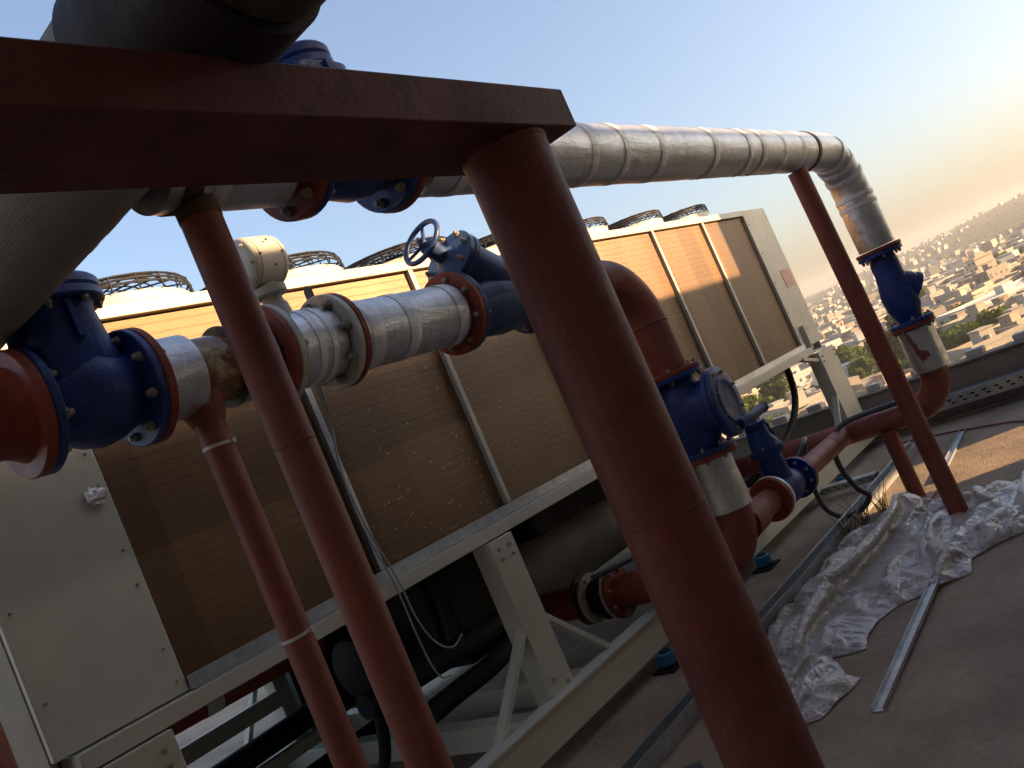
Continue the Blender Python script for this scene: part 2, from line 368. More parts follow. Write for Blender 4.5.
# ================================================================== CHILLER
CX0, CX1, CY0, CY1 = 1.0, 8.52, 3.04, 5.22
DIV = [1.47, 2.445, 3.37, 4.28, 5.20, 6.11, 7.03, 7.955]
ch = thing('air_cooled_chiller', 'long cream air cooled chiller with bronze coil panels on a raised steel frame', 'chiller', (1.0, 3.04, 0))
# cabinet ends
m = MB(); m.span(CX0, DIV[0]-.003, CY0-.012, CY0+.02, 1.125, 2.49); m.build('end_panel', M_CREAM, ch, bevel=.003)
m = MB(); m.span(CX0-.004, CX0+.02, CY0+.022, CY1, 1.06, 2.52); m.build('side_panel', M_TAN_SHADE, ch, bevel=.003)
m = MB(); m.span(DIV[-1]+.003, CX1, CY0-.012, CY0+.02, 1.13, 2.545); m.build('end_panel', M_CREAM, ch, bevel=.003)
m = MB(); m.span(CX1-.02, CX1+.004, CY0+.022, CY1, 1.06, 2.54); m.build('side_panel', M_CREAM, ch, bevel=.003)
# coils
for i in range(7):
    a, b = DIV[i]+.012, DIV[i+1]-.012
    o = MB().span(a, b, CY0+.012, CY0+.06, 1.16, 2.485).build('coil_panel', M_COIL, ch)
    o2 = MB().span(a, b, CY1-.06, CY1-.012, 1.16, 2.485).build('coil_panel', M_COIL, ch)
for x in DIV[1:]:
    MB().span(x-.016, x+.016, CY0-.016, CY0+.06, 1.175, 2.49).build('divider_strip', M_GALV if x < 3 else M_CREAM, ch, bevel=.002)
# rails
m = MB(); m.span(CX0, DIV[-1], CY0-.02, CY0+.10, 2.492, 2.545); m.span(CX0, CX1, CY1-.10, CY1+.02, 2.492, 2.545); m.build('top_rail', M_CREAM, ch, bevel=.004)
m = MB(); m.span(CX0+.05, 8.06, CY0-.055, CY0+.10, 1.055, 1.118); m.span(CX0, CX1, CY1-.1, CY1+.05, 1.055, 1.118); m.build('bottom_rail', M_CREAM, ch, bevel=.004)
m = MB(); m.span(DIV[0], 8.0, CY0-.045, CY0+.10, 1.120, 1.126); m.span(DIV[0], 8.0, CY0-.022, CY0-.016, 1.127, 1.172); m.build('drip_flashing', M_GALV, ch)
m = MB(); m.span(CX0+.02, CX1-.02, CY0+.10, CY1-.1, 2.50, 2.535); m.build('fan_deck', M_CREAM, ch)
m = MB(); m.span(CX0+.05, CX1-.05, CY0+.12, CY1-.12, 1.09, 1.11); m.build('drip_tray', M_DGREY, ch)
# fans: one with its guard, copied
def make_fan(x, y):
    m = MB().lathe((x, y, 2.536), Z_, [(0, .46), (.03, .44), (.08, .42), (.100, .425), (.105, .415), (.10, .40), (.06, .39), (.02, .38)], 40, False)
    c = m.build('fan_cowl', M_CREAM, ch, (x, y, 2.536))
    g = MB()
    for r, z in ((.43, .135), (.43, .152), (.425, .170), (.38, .180), (.33, .187), (.28, .192), (.23, .196), (.18, .199), (.13, .201), (.08, .202)):
        g.tube([Vector((x+r*math.cos(2*math.pi*i/32), y+r*math.sin(2*math.pi*i/32), 2.536+z)) for i in range(33)], (.0036 if r < .42 else .006), 5, False)
    for i in range(24):
        t = 2*math.pi*i/24; d = Vector((math.cos(t), math.sin(t), 0)); p = Vector((x, y, 2.536))
        g.tube([p+d*.435+Z_*.10, p+d*.430+Z_*.170, p+d*.36+Z_*.186, p+d*.18+Z_*.202, p+Z_*.204], .0042, 5)
    g.lathe((x, y, 2.56), Z_, [(0, .10), (.11, .10), (.12, .05)], 16)
    g.build('fan_guard', M_GUARD, c)
    b = MB()
    for i in range(5):
        t = 2*math.pi*i/5; d = Vector((math.cos(t), math.sin(t), 0))
        b.bar(Vector((x, y, 2.61))+d*.1, Vector((x, y, 2.61))+d*.38, .13, .006, Vector((-d.y*.5, d.x*.5, 1)))
    b.build('fan_blades', M_DGREY, c)
    return c
f_1 = make_fan(1.955, 3.58)
for k in range(7):
    for y in (3.58, 4.66):
        if k == 0 and y == 3.58: continue
        c = copy_tree(f_1); c.location = Vector((1.955+.917*k, y, 2.536)) - wpos(ch)
c = copy_tree(f_1); c.location = Vector((1.955+.917*7-.2, 4.66, 2.536)) - wpos(ch)
# legs and base
def leg(x0, x1, y, s=1):
    m = MB(); m.span(x0, x1, y, y+.03*s, .12, 1.05); m.span(x0, x0+.02, y+.03*s, y+.12*s, .12, 1.05); m.build('leg', M_CREAM, ch, bevel=.003)
    for xx, zz in ((x0+.05, 1.0), (x1-.05, 1.0), (x0+.05, .95), (x1-.05, .95), (x0+.05, .33), (x1-.05, .28)):
        if s > 0: bolts(ch, (xx, y-.001, zz), (0, -1, 0), 0, 1, .7)
for x0, x1 in ((1.08, 1.33), (3.03, 3.215), (5.35, 5.535), (8.06, 8.50)):
    leg(x0, x1, 2.955); leg(x0-.06, x1+.08 if x1 < 8 else 8.25, CY1, -1)
for xa, xb in ((3.08, 2.62), (3.17, 3.60), (5.40, 4.94), (5.48, 5.94), (8.10, 7.72), (1.24, 1.70)):
    z0 = .64
    MB().bar((xa, 2.985, z0), (xb, 2.985, .24), .03, .055, (0, 1, 0)).build('diagonal_brace', M_CREAM, ch, bevel=.003)
    MB().bar((xa, CY1-.04, z0+.35), (xb, CY1-.04, .24), .03, .055, (0, 1, 0)).build('diagonal_brace', M_CREAM, ch, bevel=.003)
MB().bar((8.06, 3.0, .98), (7.72, 3.0, 1.06), .03, .05, (0, 1, 0)).build('gusset', M_CREAM, ch)
for y, s in ((2.90, 1), (5.20, -1)):
    m = MB(); m.span(1.0, 8.5, y-.008, y+.0, .088, .25); m.span(1.0, 8.5, y-.02 if s > 0 else y, y+.09 if s > 0 else y-.09, .2505, .262); m.span(1.0, 8.5, y, y+.08*s, .088, .098)
    m.build('base_channel', M_CREAM, ch)
for x in (1.15, 2.9, 3.35, 5.0, 6.6, 8.35):
    MB().span(x-.05, x+.05, 2.995, 5.10, .12, .245).build('cross_member', M_CREAM, ch, bevel=.003)
MB().span(1.0, 8.4, 5.08, 5.12, .50, .60).build('rear_rail', M_CREAM, ch, bevel=.003); MB().span(1.0, 3.0, 4.60, 4.66, .30, .37).build('rear_rail', M_CREAM, ch, bevel=.003)
# evaporator shell, compressors, pipework inside
m = MB().lathe((3.85, 4.0, .60), X_, [(0, .02), (.02, .17), (.06, .26), (3.10, .26), (3.15, .2), (3.17, .02)], 36); m.build('evaporator_shell', M_EVAP, ch)
for x in (3.35, 5.1, 6.2):
    m = MB().lathe((x-.35, 4.35, .60), X_, [(0, .05), (.03, .18), (.4, .20), (.43, .23), (.7, .23), (.74, .12)], 24); m.cyl((x-.1, 4.35, .75), (x-.1, 4.35, 1.06), .05, 14)
    m.build('compressor', M_BLACK, ch)
MB().cyl((1.2, 4.75, .40), (3.4, 4.75, .44), .07, 18).build('refrigerant_pipe', M_BLACK, ch); MB().cyl((1.6, 4.45, .22), (3.4, 4.45, .22), .05, 18).build('refrigerant_pipe', M_BLACK, ch)  # black pipes added to darken the open underside
for pl, r_ in (([(2.42, 3.5, .60), (2.8, 3.5, .585), (3.2, 3.5, .565), (3.55, 3.55, .55), (3.9, 3.75, .56)], .062), ([(2.55, 3.45, .40), (2.9, 3.45, .41), (3.3, 3.46, .42), (3.8, 3.6, .48)], .055), ([(2.5, 3.5, .60), (2.5, 3.6, .35), (2.55, 3.8, .18)], .03), ([(3.0, 3.5, .64), (3.05, 3.52, .82), (3.1, 3.6, 1.05)], .035), ([(4.6, 3.6, .98), (5.2, 3.65, .92), (5.5, 3.8, .7)], .06)):
    MB().tube(smooth(pl), r_, 12).build('refrigerant_pipe', M_BLACK, ch)
MB().span(3.25, 3.95, 3.62, 4.5, .42, 1.06).build('control_box', M_BLACK, ch, bevel=.01); MB().span(3.95, 4.75, 3.45, 3.95, .86, 1.085).build('control_box', M_BLACK, ch, bevel=.01)
MB().lathe((4.8, 3.6, .96), X_, [(0, .02), (.01, .12), (.30, .12), (.33, .02)], 24).build('oil_separator', M_BLACK, ch)
m = MB().span(2.95, 3.9, 4.85, 4.9, .30, 1.06); m.span(3.9, 8.0, 4.85, 4.9, .80, 1.06); m.build('rear_shade_sheet', M_DGREY, ch)  # dark sheets added to blacken the gap under the chiller
m = MB().cyl((1.1, 4.15, .91), (2.75, 4.15, .875), .062, 24); o = m.build('water_pipe', M_RED_G, ch)
MB().lathe((2.03, 4.15, .8903), (1.65, 0, -.035), [(0, .0625), (.001, .065), (.09, .065), (.091, .0625)], 24, False).build('pipe_band', M_LABEL, ch)
# black drain hose at the right end
m = MB().tube(smooth([(7.55, 3.10, 1.10), (7.53, 3.08, 1.0), (7.42, 3.08, .768), (7.06, 3.08, .58), (6.6, 3.1, .47), (6.3, 3.3, .36)]), .03, 12); m.build('drain_hose', M_BLACK, ch)
MB().span(8.22, 8.46, CY0-.0165, CY0-.0135, 1.72, 1.90).build('warning_sticker', M_STICK, ch)
m = MB().span(8.10, 8.34, CY0-.035, CY0-.013, 1.30, 1.335); m.span(8.08, 8.11, CY0-.05, CY0-.013, 1.10, 1.335); m.build('latch_bracket', M_CREAM, ch)
for (x, z) in [(1.435, 2.02), (1.435, 1.90), (1.435, 1.66), (1.435, 1.53), (1.435, 1.29), (1.435, 1.17), (1.035, 1.60), (1.035, 1.30), (1.035, 1.9), (7.99, 2.4), (7.99, 2.1), (7.99, 1.8), (7.99, 1.5), (7.99, 1.25), (8.48, 2.45), (8.48, 1.5)]:
    bolts(ch, (x, CY0-.0125, z), (0, -1, 0), 0, 1, .42)
# spring isolators under the base channel
iso = None
ILAB = ['blue spring isolator seen just left of the thick post foot', 'blue spring isolator below the large red elbow', 'blue spring isolator under the chiller beside the looped conduit',
        'blue spring isolator under the left end of the chiller base', 'blue spring isolator left of the slim red posts']
for k, (x, y) in enumerate([(3.83, 2.835), (5.25, 2.835), (7.05, 2.835), (1.2, 2.835), (2.55, 2.835)]):
    if iso is None:
        iso = thing('spring_isolator', '', 'isolator', (x, y, 0), 'spring isolators under the chiller')
        m = MB(); m.span(x-.09, x+.09, y-.07, y+.07, .001, .014); m.lathe((x, y, .014), Z_, [(0, .062), (.012, .062)], 20); m.build('base_plate', M_BLACK, iso)
        MB().lathe((x, y, .026), Z_, [(0, .046), (.003, .055), (.06, .055), (.065, .048)], 24).build('spring_can', M_ISO, iso)
        MB().lathe((x, y, .091), Z_, [(0, .035), (.008, .03)], 20).build('cap', M_BLACK, iso); o = iso
    else: o = copy_tree(iso); o.location = (x, y, 0)
    o['label'] = ILAB[k]
# foil scrap stuck on the end panel
m = MB(); V = []
for i in range(7):
    V.append([m.bm.verts.new((1.375+.012*i+random.uniform(-.004, .004), CY0-.016-random.uniform(0, .02), 1.835+.011*j+random.uniform(-.004, .004))) for j in range(7)])
for i in range(6):
    for j in range(6):
        if (i, j) not in ((0, 0), (5, 5), (0, 5), (5, 0), (5, 1)): m.bm.faces.new((V[i][j], V[i+1][j], V[i+1][j+1], V[i][j+1]))
o = m.build('foil_scrap', M_TAPE, None, (1.41, CY0-.016, 1.86), ang=5); s_ = o.modifiers.new('t', 'SOLIDIFY'); s_.thickness = .001
tag(o, 'crumpled scrap of silver foil stuck on the cream end panel', 'foil scrap')
# two grey cables hanging down the coil
m = MB().tube(smooth([(2.36, 2.86, 2.02), (2.44, 2.97, 1.86), (2.42, 3.0, 1.62), (2.43, 3.0, 1.36), (2.45, 2.97, 1.12), (2.455, 2.96, .93), (2.50, 2.96, .80), (2.57, 2.95, .74), (2.65, 2.95, .765)]), .0042, 8)
tag(m.build('hanging_cable', M_WIRE, None, (2.46, 2.97, .74)), 'longer looped grey cable hanging over the coil, its end bent right', 'cable')
m = MB().tube(smooth([(2.375, 2.86, 2.02), (2.455, 2.975, 1.86), (2.415, 3.0, 1.62), (2.412, 3.0, 1.36), (2.425, 2.97, 1.12), (2.42, 2.96, .90), (2.43, 2.96, .74), (2.455, 2.96, .66), (2.50, 2.95, .645)]), .0042, 8)
tag(m.build('hanging_cable', M_WIRE, None, (2.43, 2.97, .64)), 'grey cable hanging on the left with its hooked end lowest', 'cable')

# ================================================================== BEAM, POSTS
bm_ = thing('steel_beam', 'dark red steel beam crossing overhead at the top left', 'beam', (1.0, 1.12, 2.125))
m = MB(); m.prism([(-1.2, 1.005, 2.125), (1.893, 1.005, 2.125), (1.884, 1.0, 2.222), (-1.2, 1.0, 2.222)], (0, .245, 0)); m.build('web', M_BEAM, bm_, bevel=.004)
def post(x, y, r, z1, name, label, mat, seg=40, plate=True, lean=(0, 0)):
    t = thing(name, label, 'post', (x, y, 0), 'red steel support posts')
    m = MB().lathe((x, y, .012), (lean[0], lean[1], z1-.012), [(0, r), (z1*.5, r*1.004), (z1-.012, r)], seg); m.build('pipe', mat, t)
    if plate: MB().span(x-r*1.9, x+r*1.9, y-r*1.9, y+r*1.9, .001, .012).build('base_plate', mat, t)
    return t
pA = post(1.722, 1.12, .1055, 2.124, 'support_post', 'thick dark red steel post rising beneath the beam end', M_RED_D)
MB().lathe((1.722, 1.12, 2.108), Z_, [(0, .104), (.004, .1072), (.010, .1085), (.016, .107)], 44, False).build('weld_bead', M_RED_D, pA)
MB().lathe((1.722, 1.12, 1.18), Z_, [(0, .104), (.003, .1068), (.009, .1070), (.012, .104)], 44, False).build('weld_bead', M_RED_D, pA)
pB = post(1.178, 1.57, .047, 2.236, 'support_post', 'slim red post in front under the overhead foil pipe, rusty at its head', M_RED)
m = MB().lathe((1.178, 1.57, 2.205), Z_, [(0, .0485), (.04, .0495), (.05, .048)], 28); m.build('rusty_head', paint('rust', (.12, .055, .022), .8, .5, 20, (.04, .02, .012), .5, .6), pB)
MB().lathe((1.178, 1.57, 1.66), Z_, [(0, .0465), (.003, .0485), (.008, .0485), (.011, .0465)], 28, False).build('weld_bead', M_RED, pB)
pC = post(1.456, 2.28, .046, 1.945, 'support_post', 'slim red post with two white cable ties beneath the lower pipe', M_RED)
for z, t in ((1.80, R(3)), (1.20, R(-4))):
    m = MB().lathe((1.456, 2.28, z), (math.sin(t), 0, math.cos(t)), [(0, .0465), (0, .0485), (.010, .0485), (.010, .0465)], 30, False)
    m.box((1.478, 2.232, z+.004), (.012, .012, .014)); m.build('cable_tie', M_TIE, pC)
pD = post(5.345, 1.59, .056, 2.242, 'support_post', 'far slim red post under the foil pipe standing in polythene', M_RED, lean=(-.11, 0))
pE = post(5.98, 1.98, .052, .50, 'support_post', 'short red stub post under the low red pipe by the far post', M_RED)
pF = post(.605, 2.28, .075, 1.95, 'support_post', 'red post cut off at the lower left photo edge', M_RED)

# ================================================================== BIG HEADER (over the beam)
hd = thing('header_pipe', 'large cloth wrapped header pipe lying across the dark red beam', 'pipe', (.95, 1.2, 2.222))
HC, HR = Vector((.95, 0, 2.372)), .149
MB().lathe((HC.x, -2.3, HC.z), Y_, [(0, HR), (1.6, HR+.004), (3.2, HR+.002), (3.22, HR-.01)], 56).build('shaded_lagging', M_SHADED_CLOTH, hd)  # same cloth as the far length, shade put into its brown
m = MB().lathe((HC.x, .93, HC.z), Y_, [(0, HR-.01), (.3, HR), (5.2, HR)], 56); m.build('lagging', M_CANVAS, hd)
m = MB().lathe((HC.x, .915, HC.z), Y_, [(0, HR-.005), (.004, HR+.010), (.315, HR+.010), (.319, HR-.005)], 56, False); m.build('saddle_shell', M_SADDLE, hd)
# marker scrawl wrapped round the underside
def scrawl(txt, ang, y, size):
    cu = bpy.data.curves.new('t', 'FONT'); cu.body = txt; cu.size = size; cu.offset = .0012; ob = bpy.data.objects.new('t', cu); COL.objects.link(ob)
    dg = bpy.context.evaluated_depsgraph_get(); me = bpy.data.meshes.new_from_object(ob.evaluated_get(dg)); bpy.data.objects.remove(ob)
    for v in me.vertices:
        t = R(ang) + v.co.y/HR; rr = HR+.0012
        v.co = Vector((HC.x + rr*math.sin(t), y - v.co.x, HC.z - rr*math.cos(t))) - wpos(hd)
    me.materials.clear(); me.materials.append(M_INK); o = bpy.data.objects.new('marker_text', me); COL.objects.link(o); o.parent = hd
scrawl('RCH', 22, 1.80, .075); scrawl('8', 44, 1.86, .05)

# ================================================================== UPPER FOIL PIPE
UY, UZ, UR = 1.57, 2.352, .117
upp = thing('overhead_pipe', 'foil lagged pipe running overhead then turning down at the far right', 'pipe', (3, UY, UZ))
def lag(parent, x0, x1, y, z, r, bands=(), name='foil_lagging', bw=.04):
    n = max(2, int((x1-x0)/.12)); prof = [(0, r*.86), (0, r)] + [((x1-x0)*i/n, r+random.uniform(-.0014, .0012)) for i in range(1, n)] + [(x1-x0, r), (x1-x0, r*.86)]
    MB().lathe((x0, y, z), X_, prof, 48).build(name, M_FOIL, parent)
    for b in bands:
        ww = bw*random.uniform(.8, 1.15)
        MB().lathe((b, y, z), X_, [(0, r+.0018), (.0015, r+.0022), (ww-.0015, r+.0022), (ww, r+.0018)], 48, False).build('tape_band', M_TAPE, parent)
lag(upp, 1.09, 1.43, UY, UZ, UR, (1.20,))
lag(upp, 1.93, 5.36, UY, UZ, UR, (2.05, 2.42, 2.78, 3.02, 3.32, 3.86, 4.28, 4.46, 4.78, 5.08), bw=.055)
MB().cyl((1.40, UY, UZ), (1.98, UY, UZ), .09, 36).build('bare_pipe', M_RED, upp)
RUSTBAND = paint('rusty_clamp', (.16, .075, .035), .7, .5, 14, (.05, .025, .015), .5, .5)
for x in (1.125, 5.37):
    MB().lathe((x, UY, UZ), X_, [(0, UR-.01), (0, UR+.004), (.045, UR+.004), (.045, UR-.01)], 44, False).build('pipe_clamp', RUSTBAND, upp)
# elbow and riser
RX, ER = 6.03, .30
pts = [(5.40, UY, UZ), (5.55, UY, UZ)] + arc((RX-ER, UY, UZ-ER), (0, 0, 1), (1, 0, 0), ER, 12) + [(RX, UY, UZ-ER-.1), (RX, UY, 1.99), (RX, UY, 1.85), (RX, UY, 1.66)]
m = MB().tube(pts, [UR*(1+(.012 if i % 2 else -.012)) for i in range(len(pts))], 44); m.build('foil_lagging', M_FOIL, upp)
for z in (2.0, 1.94):
    MB().lathe((RX, UY, z), Z_, [(0, UR+.002), (.002, UR+.005), (.028, UR+.005), (.03, UR+.002)], 44, False).build('tape_band', M_TAPE, upp)
for a_ in (20, 42, 63):
    c = Vector((RX-ER + math.sin(R(a_))*ER, UY, UZ-ER + math.cos(R(a_))*ER)); d = Vector((math.cos(R(a_)), 0, -math.sin(R(a_))))
    MB().lathe(c, d, [(0, UR+.002), (.002, UR+.006), (.03, UR+.006), (.032, UR+.002)], 44, False).build('tape_band', M_TAPE, upp)
flange(upp, (RX, UY, 1.640), Z_, .145, .024, M_RED_G)
for x in (1.482, 1.842): flange(upp, (x, UY, UZ), X_, .155, .026, M_RED_G)
bolts(upp, (1.468, UY, UZ), -X_, .128, 8, 1.1); bolts(upp, (1.856, UY, UZ), X_, .128, 8, 1.1)

# ---- blue swing check valves with a bolted top cover
def cap_valve(x0, x1, y, z, fr, br, zc, cr, label, name='check_valve'):
    v = thing(name, label, 'valve', ((x0+x1)/2, y, z)); L = x1-x0; xc = (x0+x1)/2
    m = MB().lathe((x0+.02, y, z), X_, [(0, br*.86), (L*.12, br*.9), (L*.32, br*1.16), (L*.5, br*1.24), (L*.66, br*1.14), (L*.84, br*.92), (L-.04, br*.88)], 40)
    hh = zc - z; seg = 36; rings = []
    for t, sx, sy in ((-.02, .86, .86), (.25, .92, .95), (.55, .84, .92), (.8, .74, .86), (.93, .76, .88), (1.0, .80, .9)):
        se = lambda c_: math.copysign(abs(c_)**.62, c_)
        rings.append([m.bm.verts.new((xc + L*.5*sx*.84*se(math.cos(2*math.pi*i/seg)), y + br*1.08*sy*se(math.sin(2*math.pi*i/seg)), z+hh*t)) for i in range(seg)])
    for A, B in zip(rings, rings[1:]):
        for i in range(seg): m.bm.faces.new((A[i], A[(i+1) % seg], B[(i+1) % seg], B[i]))
    m._cap(rings[0], True); m._cap(rings[-1])
    for s_ in (-1, 1):
        m.prism([(xc+s_*L*.30, y-.008, z+hh*.35), (xc+s_*L*.46, y-.008, z+hh*.42), (xc+s_*L*.40, y-.008, z+hh*.99), (xc+s_*L*.28, y-.008, z+hh*.99)], (0, .016, 0))
        m.prism([(xc-.008, y-br*.7, z+hh*.5), (xc-.008, y-br*1.16, z+hh*.55), (xc-.008, y-br*1.10, z+hh*.99), (xc-.008, y-br*.7, z+hh*.99)], (.016, 0, 0)) if s_ < 0 else None
    m.build('body', M_BLUE, v)
    for x in (x0+.012, x1-.012): flange(v, (x, y, z), X_, fr, .024, M_BLUE)
    MB().lathe((xc, y, zc), Z_, [(0, cr*.7), (0, cr-.005), (.005, cr), (.024, cr), (.029, cr-.005), (.029, cr*.7)], 40).build('body_flange', M_BLUE, v)
    MB().lathe((xc, y, zc+.031), Z_, [(0, cr*.7), (0, cr-.006), (.006, cr-.001), (.026, cr-.001), (.034, cr-.008), (.037, cr*.62), (.039, cr*.2)], 40).build('cover', M_BLUE, v)
    bolts(v, (xc, y, zc+.036), Z_, cr*.86, 8, .45); bolts(v, (xc, y, zc-.001), -Z_, cr*.86, 8, .9)
    bolts(v, (x0+.025, y, z), X_, fr*.82, 8, 1.15); bolts(v, (x1-.025, y, z), -X_, fr*.82, 8, 1.15)
    return v
cap_valve(1.497, 1.827, UY, UZ, .152, .095, 2.585, .092, 'blue check valve in the overhead pipe, its cap showing over the beam')

# ---- blue strainer on the far riser
st = thing('strainer_valve', 'blue Y shaped strainer on the far right riser between two red flanges', 'valve', (RX, UY, 1.12))
m = MB().lathe((RX, UY, 1.11), Z_, [(0, .075), (.05, .08), (.12, .105), (.22, .112), (.30, .098), (.36, .088), (.43, .09), (.50, .078), (.52, .076)], 36)
bd = Vector((.42, -.62, -.55)).normalized(); bo = Vector((RX, UY, 1.42))
m.lathe(bo, bd, [(0, .075), (.10, .085), (.135, .082), (.137, .03)], 30); m.build('body', M_BLUE, st)
m = MB().lathe(bo+bd*.136, bd, [(0, .06), (0, .088), (.004, .092), (.024, .092), (.028, .086), (.034, .05)], 30); m.build('basket_cap', M_BLUE, st)
for z in (1.613, 1.127): flange(st, (RX, UY, z), Z_, .142, .026, M_BLUE)
bolts(st, (RX, UY, 1.599), -Z_, .118, 8, 1.0); bolts(st, (RX, UY, 1.141), Z_, .118, 8, 1.0)

# ---- low red pipe: silver sleeve, elbow, run toward the chiller
PZ = .56
lo = thing('return_pipe', 'red pipe bending from the far riser and running low toward the chiller', 'pipe', (RX, 2.2, PZ))
flange(lo, (RX, UY, 1.101), Z_, .142, .024, M_RED_G); bolts(lo, (RX, UY, 1.088), -Z_, .118, 8, 1.0)
m = MB().lathe((RX, UY, .795), Z_, [(0, .09), (0, .113), (.1, .115), (.2, .113), (.285, .114), (.285, .09)], 40); m.build('foil_lagging', M_FOIL, lo)
# torn strip of the sleeve where the red pipe shows
vdir = Vector((-RX, -UY, 0)).normalized(); sdir = Vector((vdir.y, -vdir.x, 0)) * -1
m = MB(); cen = Vector((RX, UY, 0)); prof = [(-.62, 1.055), (-.50, 1.07), (-.44, 1.03), (-.40, 1.045), (-.36, 1.0), (-.27, .985), (-.25, .95), (-.12, .935), (-.02, .945), (.03, .925), (.15, .93), (.19, .90), (.12, .885), (.0, .89), (-.12, .868), (-.22, .878), (-.33, .86), (-.40, .91), (-.46, .93), (-.50, .985), (-.58, 1.0)]
vs = []
for a_, z in prof:
    d = vdir*math.cos(a_) + sdir*math.sin(a_); vs.append(cen + d*.1168 + Z_*z)
m.prism(vs, vdir*.0015); m.build('torn_patch', M_RED, lo)
MB().cyl((RX, UY, .80), (RX, UY, 1.09), .088, 30).build('pipe', M_RED_D, lo)
el = arc((RX, UY+.24, PZ+.24), (0, -1, 0), (0, 0, -1), .24, 12)
m = MB().tube([(RX, UY, .80)] + el + [(RX, UY+.4, PZ)], [.088]*10 + [.084, .080, .077, .076, .076], 36); m.build('elbow', M_RED, lo)
MB().cyl((RX, UY+.38, PZ), (RX, 2.86, PZ), .0755, 32).build('pipe', M_RED, lo)
flange(lo, (RX, 2.872, PZ), Y_, .125, .024, M_RED_G); bolts(lo, (RX, 2.858, PZ), -Y_, .102, 8, .8)
MB().lathe((RX, 1.98, PZ-.075), -Z_, [(-.02, .05), (.0, .066), (.008, .066), (.012, .055)], 24).build('saddle', M_RED, lo)
MB().cyl((RX, 2.886, PZ), (RX, 4.0, PZ), .074, 30).build('nozzle_pipe', M_RED_D, lo)
# bypass branch, as far as the valve
MB().tube([(RX-.05, 2.28, PZ), (RX-.12, 2.28, PZ), (5.05, 2.28, PZ)], [.07, .0665, .0665], 30).build('branch_pipe', M_RED, lo)
MB().lathe((RX-.34, 2.28, PZ), X_, [(0, .066), (.004, .069), (.010, .069), (.014, .066)], 30, False).build('weld_bead', M_RED_D, lo)
flange(lo, (5.040, 2.28, PZ), X_, .128, .02, M_RED_G)

# ---- bypass gate valve
by = thing('bypass_valve', 'blue gate valve lying in the low bypass between the two red pipes', 'valve', (4.83, 2.28, PZ))
m = MB().lathe((4.63, 2.28, PZ), X_, [(0, .07), (.06, .075), (.14, .098), (.2, .104), (.26, .098), (.34, .075), (.4, .07)], 34)
m.lathe((4.80, 2.28, PZ+.04), Z_, [(0, .085), (.12, .075), (.18, .07)], 28); m.build('body', M_BLUE, by)
for x in (4.622, 5.017): flange(by, (x, 2.28, PZ), X_, .128, .024, M_BLUE)
MB().lathe((4.634, 2.28, PZ), -X_, [(0, .1295), (.024, .1295), (.024, .10)], 34, False).build('gasket', M_TAPE, by)
m = MB().lathe((4.80, 2.28, PZ+.22), Z_, [(0, .06), (0, .105), (.02, .107), (.042, .105), (.044, .06)], 30)
m.lathe((4.80, 2.28, PZ+.264), Z_, [(0, .088), (.03, .084), (.07, .062), (.13, .055), (.135, .066), (.16, .066), (.165, .04)], 24); m.build('bonnet', M_BLUE, by)
m = MB()
for q in range(4): m.bar((4.80+.07*math.cos(q*1.571+.6), 2.28+.07*math.sin(q*1.571+.6), PZ+.265), (4.80+.05*math.cos(q*1.571+.6), 2.28+.05*math.sin(q*1.571+.6), PZ+.40), .016, .035, (math.cos(q*1.571+.6), math.sin(q*1.571+.6), 0))
m.lathe((4.80, 2.28, PZ+.43), Z_, [(0, .02), (.03, .02), (.032, .014)], 12); m.build('yoke', M_BLUE, by)
bolts(by, (4.634, 2.28, PZ), X_, .098, 8, .85); bolts(by, (5.004, 2.28, PZ), -X_, .098, 8, .85); bolts(by, (4.8, 2.28, PZ+.263), Z_, .088, 6, .8)

# ================================================================== LOWER PIPE (left to the big riser)
LY, LZ, LR = 2.28, 2.035, .125
lw = thing('lower_pipe', 'lower pipe of red steel and foil lagging bending down behind the thick post', 'pipe', (2.4, LY, LZ))
MB().lathe((.2, LY, LZ), X_, [(0, .10), (.72, .10), (.76, .105), (.79, .118), (.80, .125)], 40).build('pipe', M_RED_G, lw)
flange(lw, (1.0155, LY, LZ), X_, .168, .03, M_RED_G); flange(lw, (1.348, LY, LZ), X_, .168, .028, M_RED_G)
bolts(lw, (1.3625, LY, LZ), X_, .139, 8, .8)
MB().cyl((1.36, LY, LZ), (1.83, LY, LZ), .102, 40).build('pipe', M_RED_G, lw)
lag(lw, 1.378, 1.490, LY, LZ, .124); lag(lw, 1.632, 1.755, LY, LZ, .124)
MB().lathe((1.50, LY, LZ), X_, [(0, .1025), (.0, .1045), (.12, .1045), (.12, .1025)], 40, False).build('packing_tape', M_TAPEBR, lw)
m = MB(); sad = [(1.44 if a else 1.40, 0, 0) for a in (0, 1)]
m.lathe((1.456, LY, LZ-.125), -Z_, [(-.05, .075), (0, .062), (.03, .05)], 28); m.build('saddle', M_RED, lw)
MB().lathe((1.622, LY, LZ), X_, [(0, .1), (0, .128), (.008, .128), (.008, .1)], 40, False).build('end_ring', M_DGREY, lw)
# between flow meter and balancing valve
flange(lw, (2.087, LY, LZ), X_, .168, .028, M_RED_G); flange(lw, (1.781, LY, LZ), X_, .168, .026, M_RED_G)
lag(lw, 2.112, 2.690, LY, LZ, LR, (2.15, 2.34, 2.62), bw=.055)
flange(lw, (2.720, LY, LZ), X_, .170, .030, M_RED_G); bolts(lw, (2.704, LY, LZ), -X_, .141, 8, 1.0)
MB().cyl((2.08, LY, LZ), (2.72, LY, LZ), .10, 30).build('pipe', M_RED, lw)
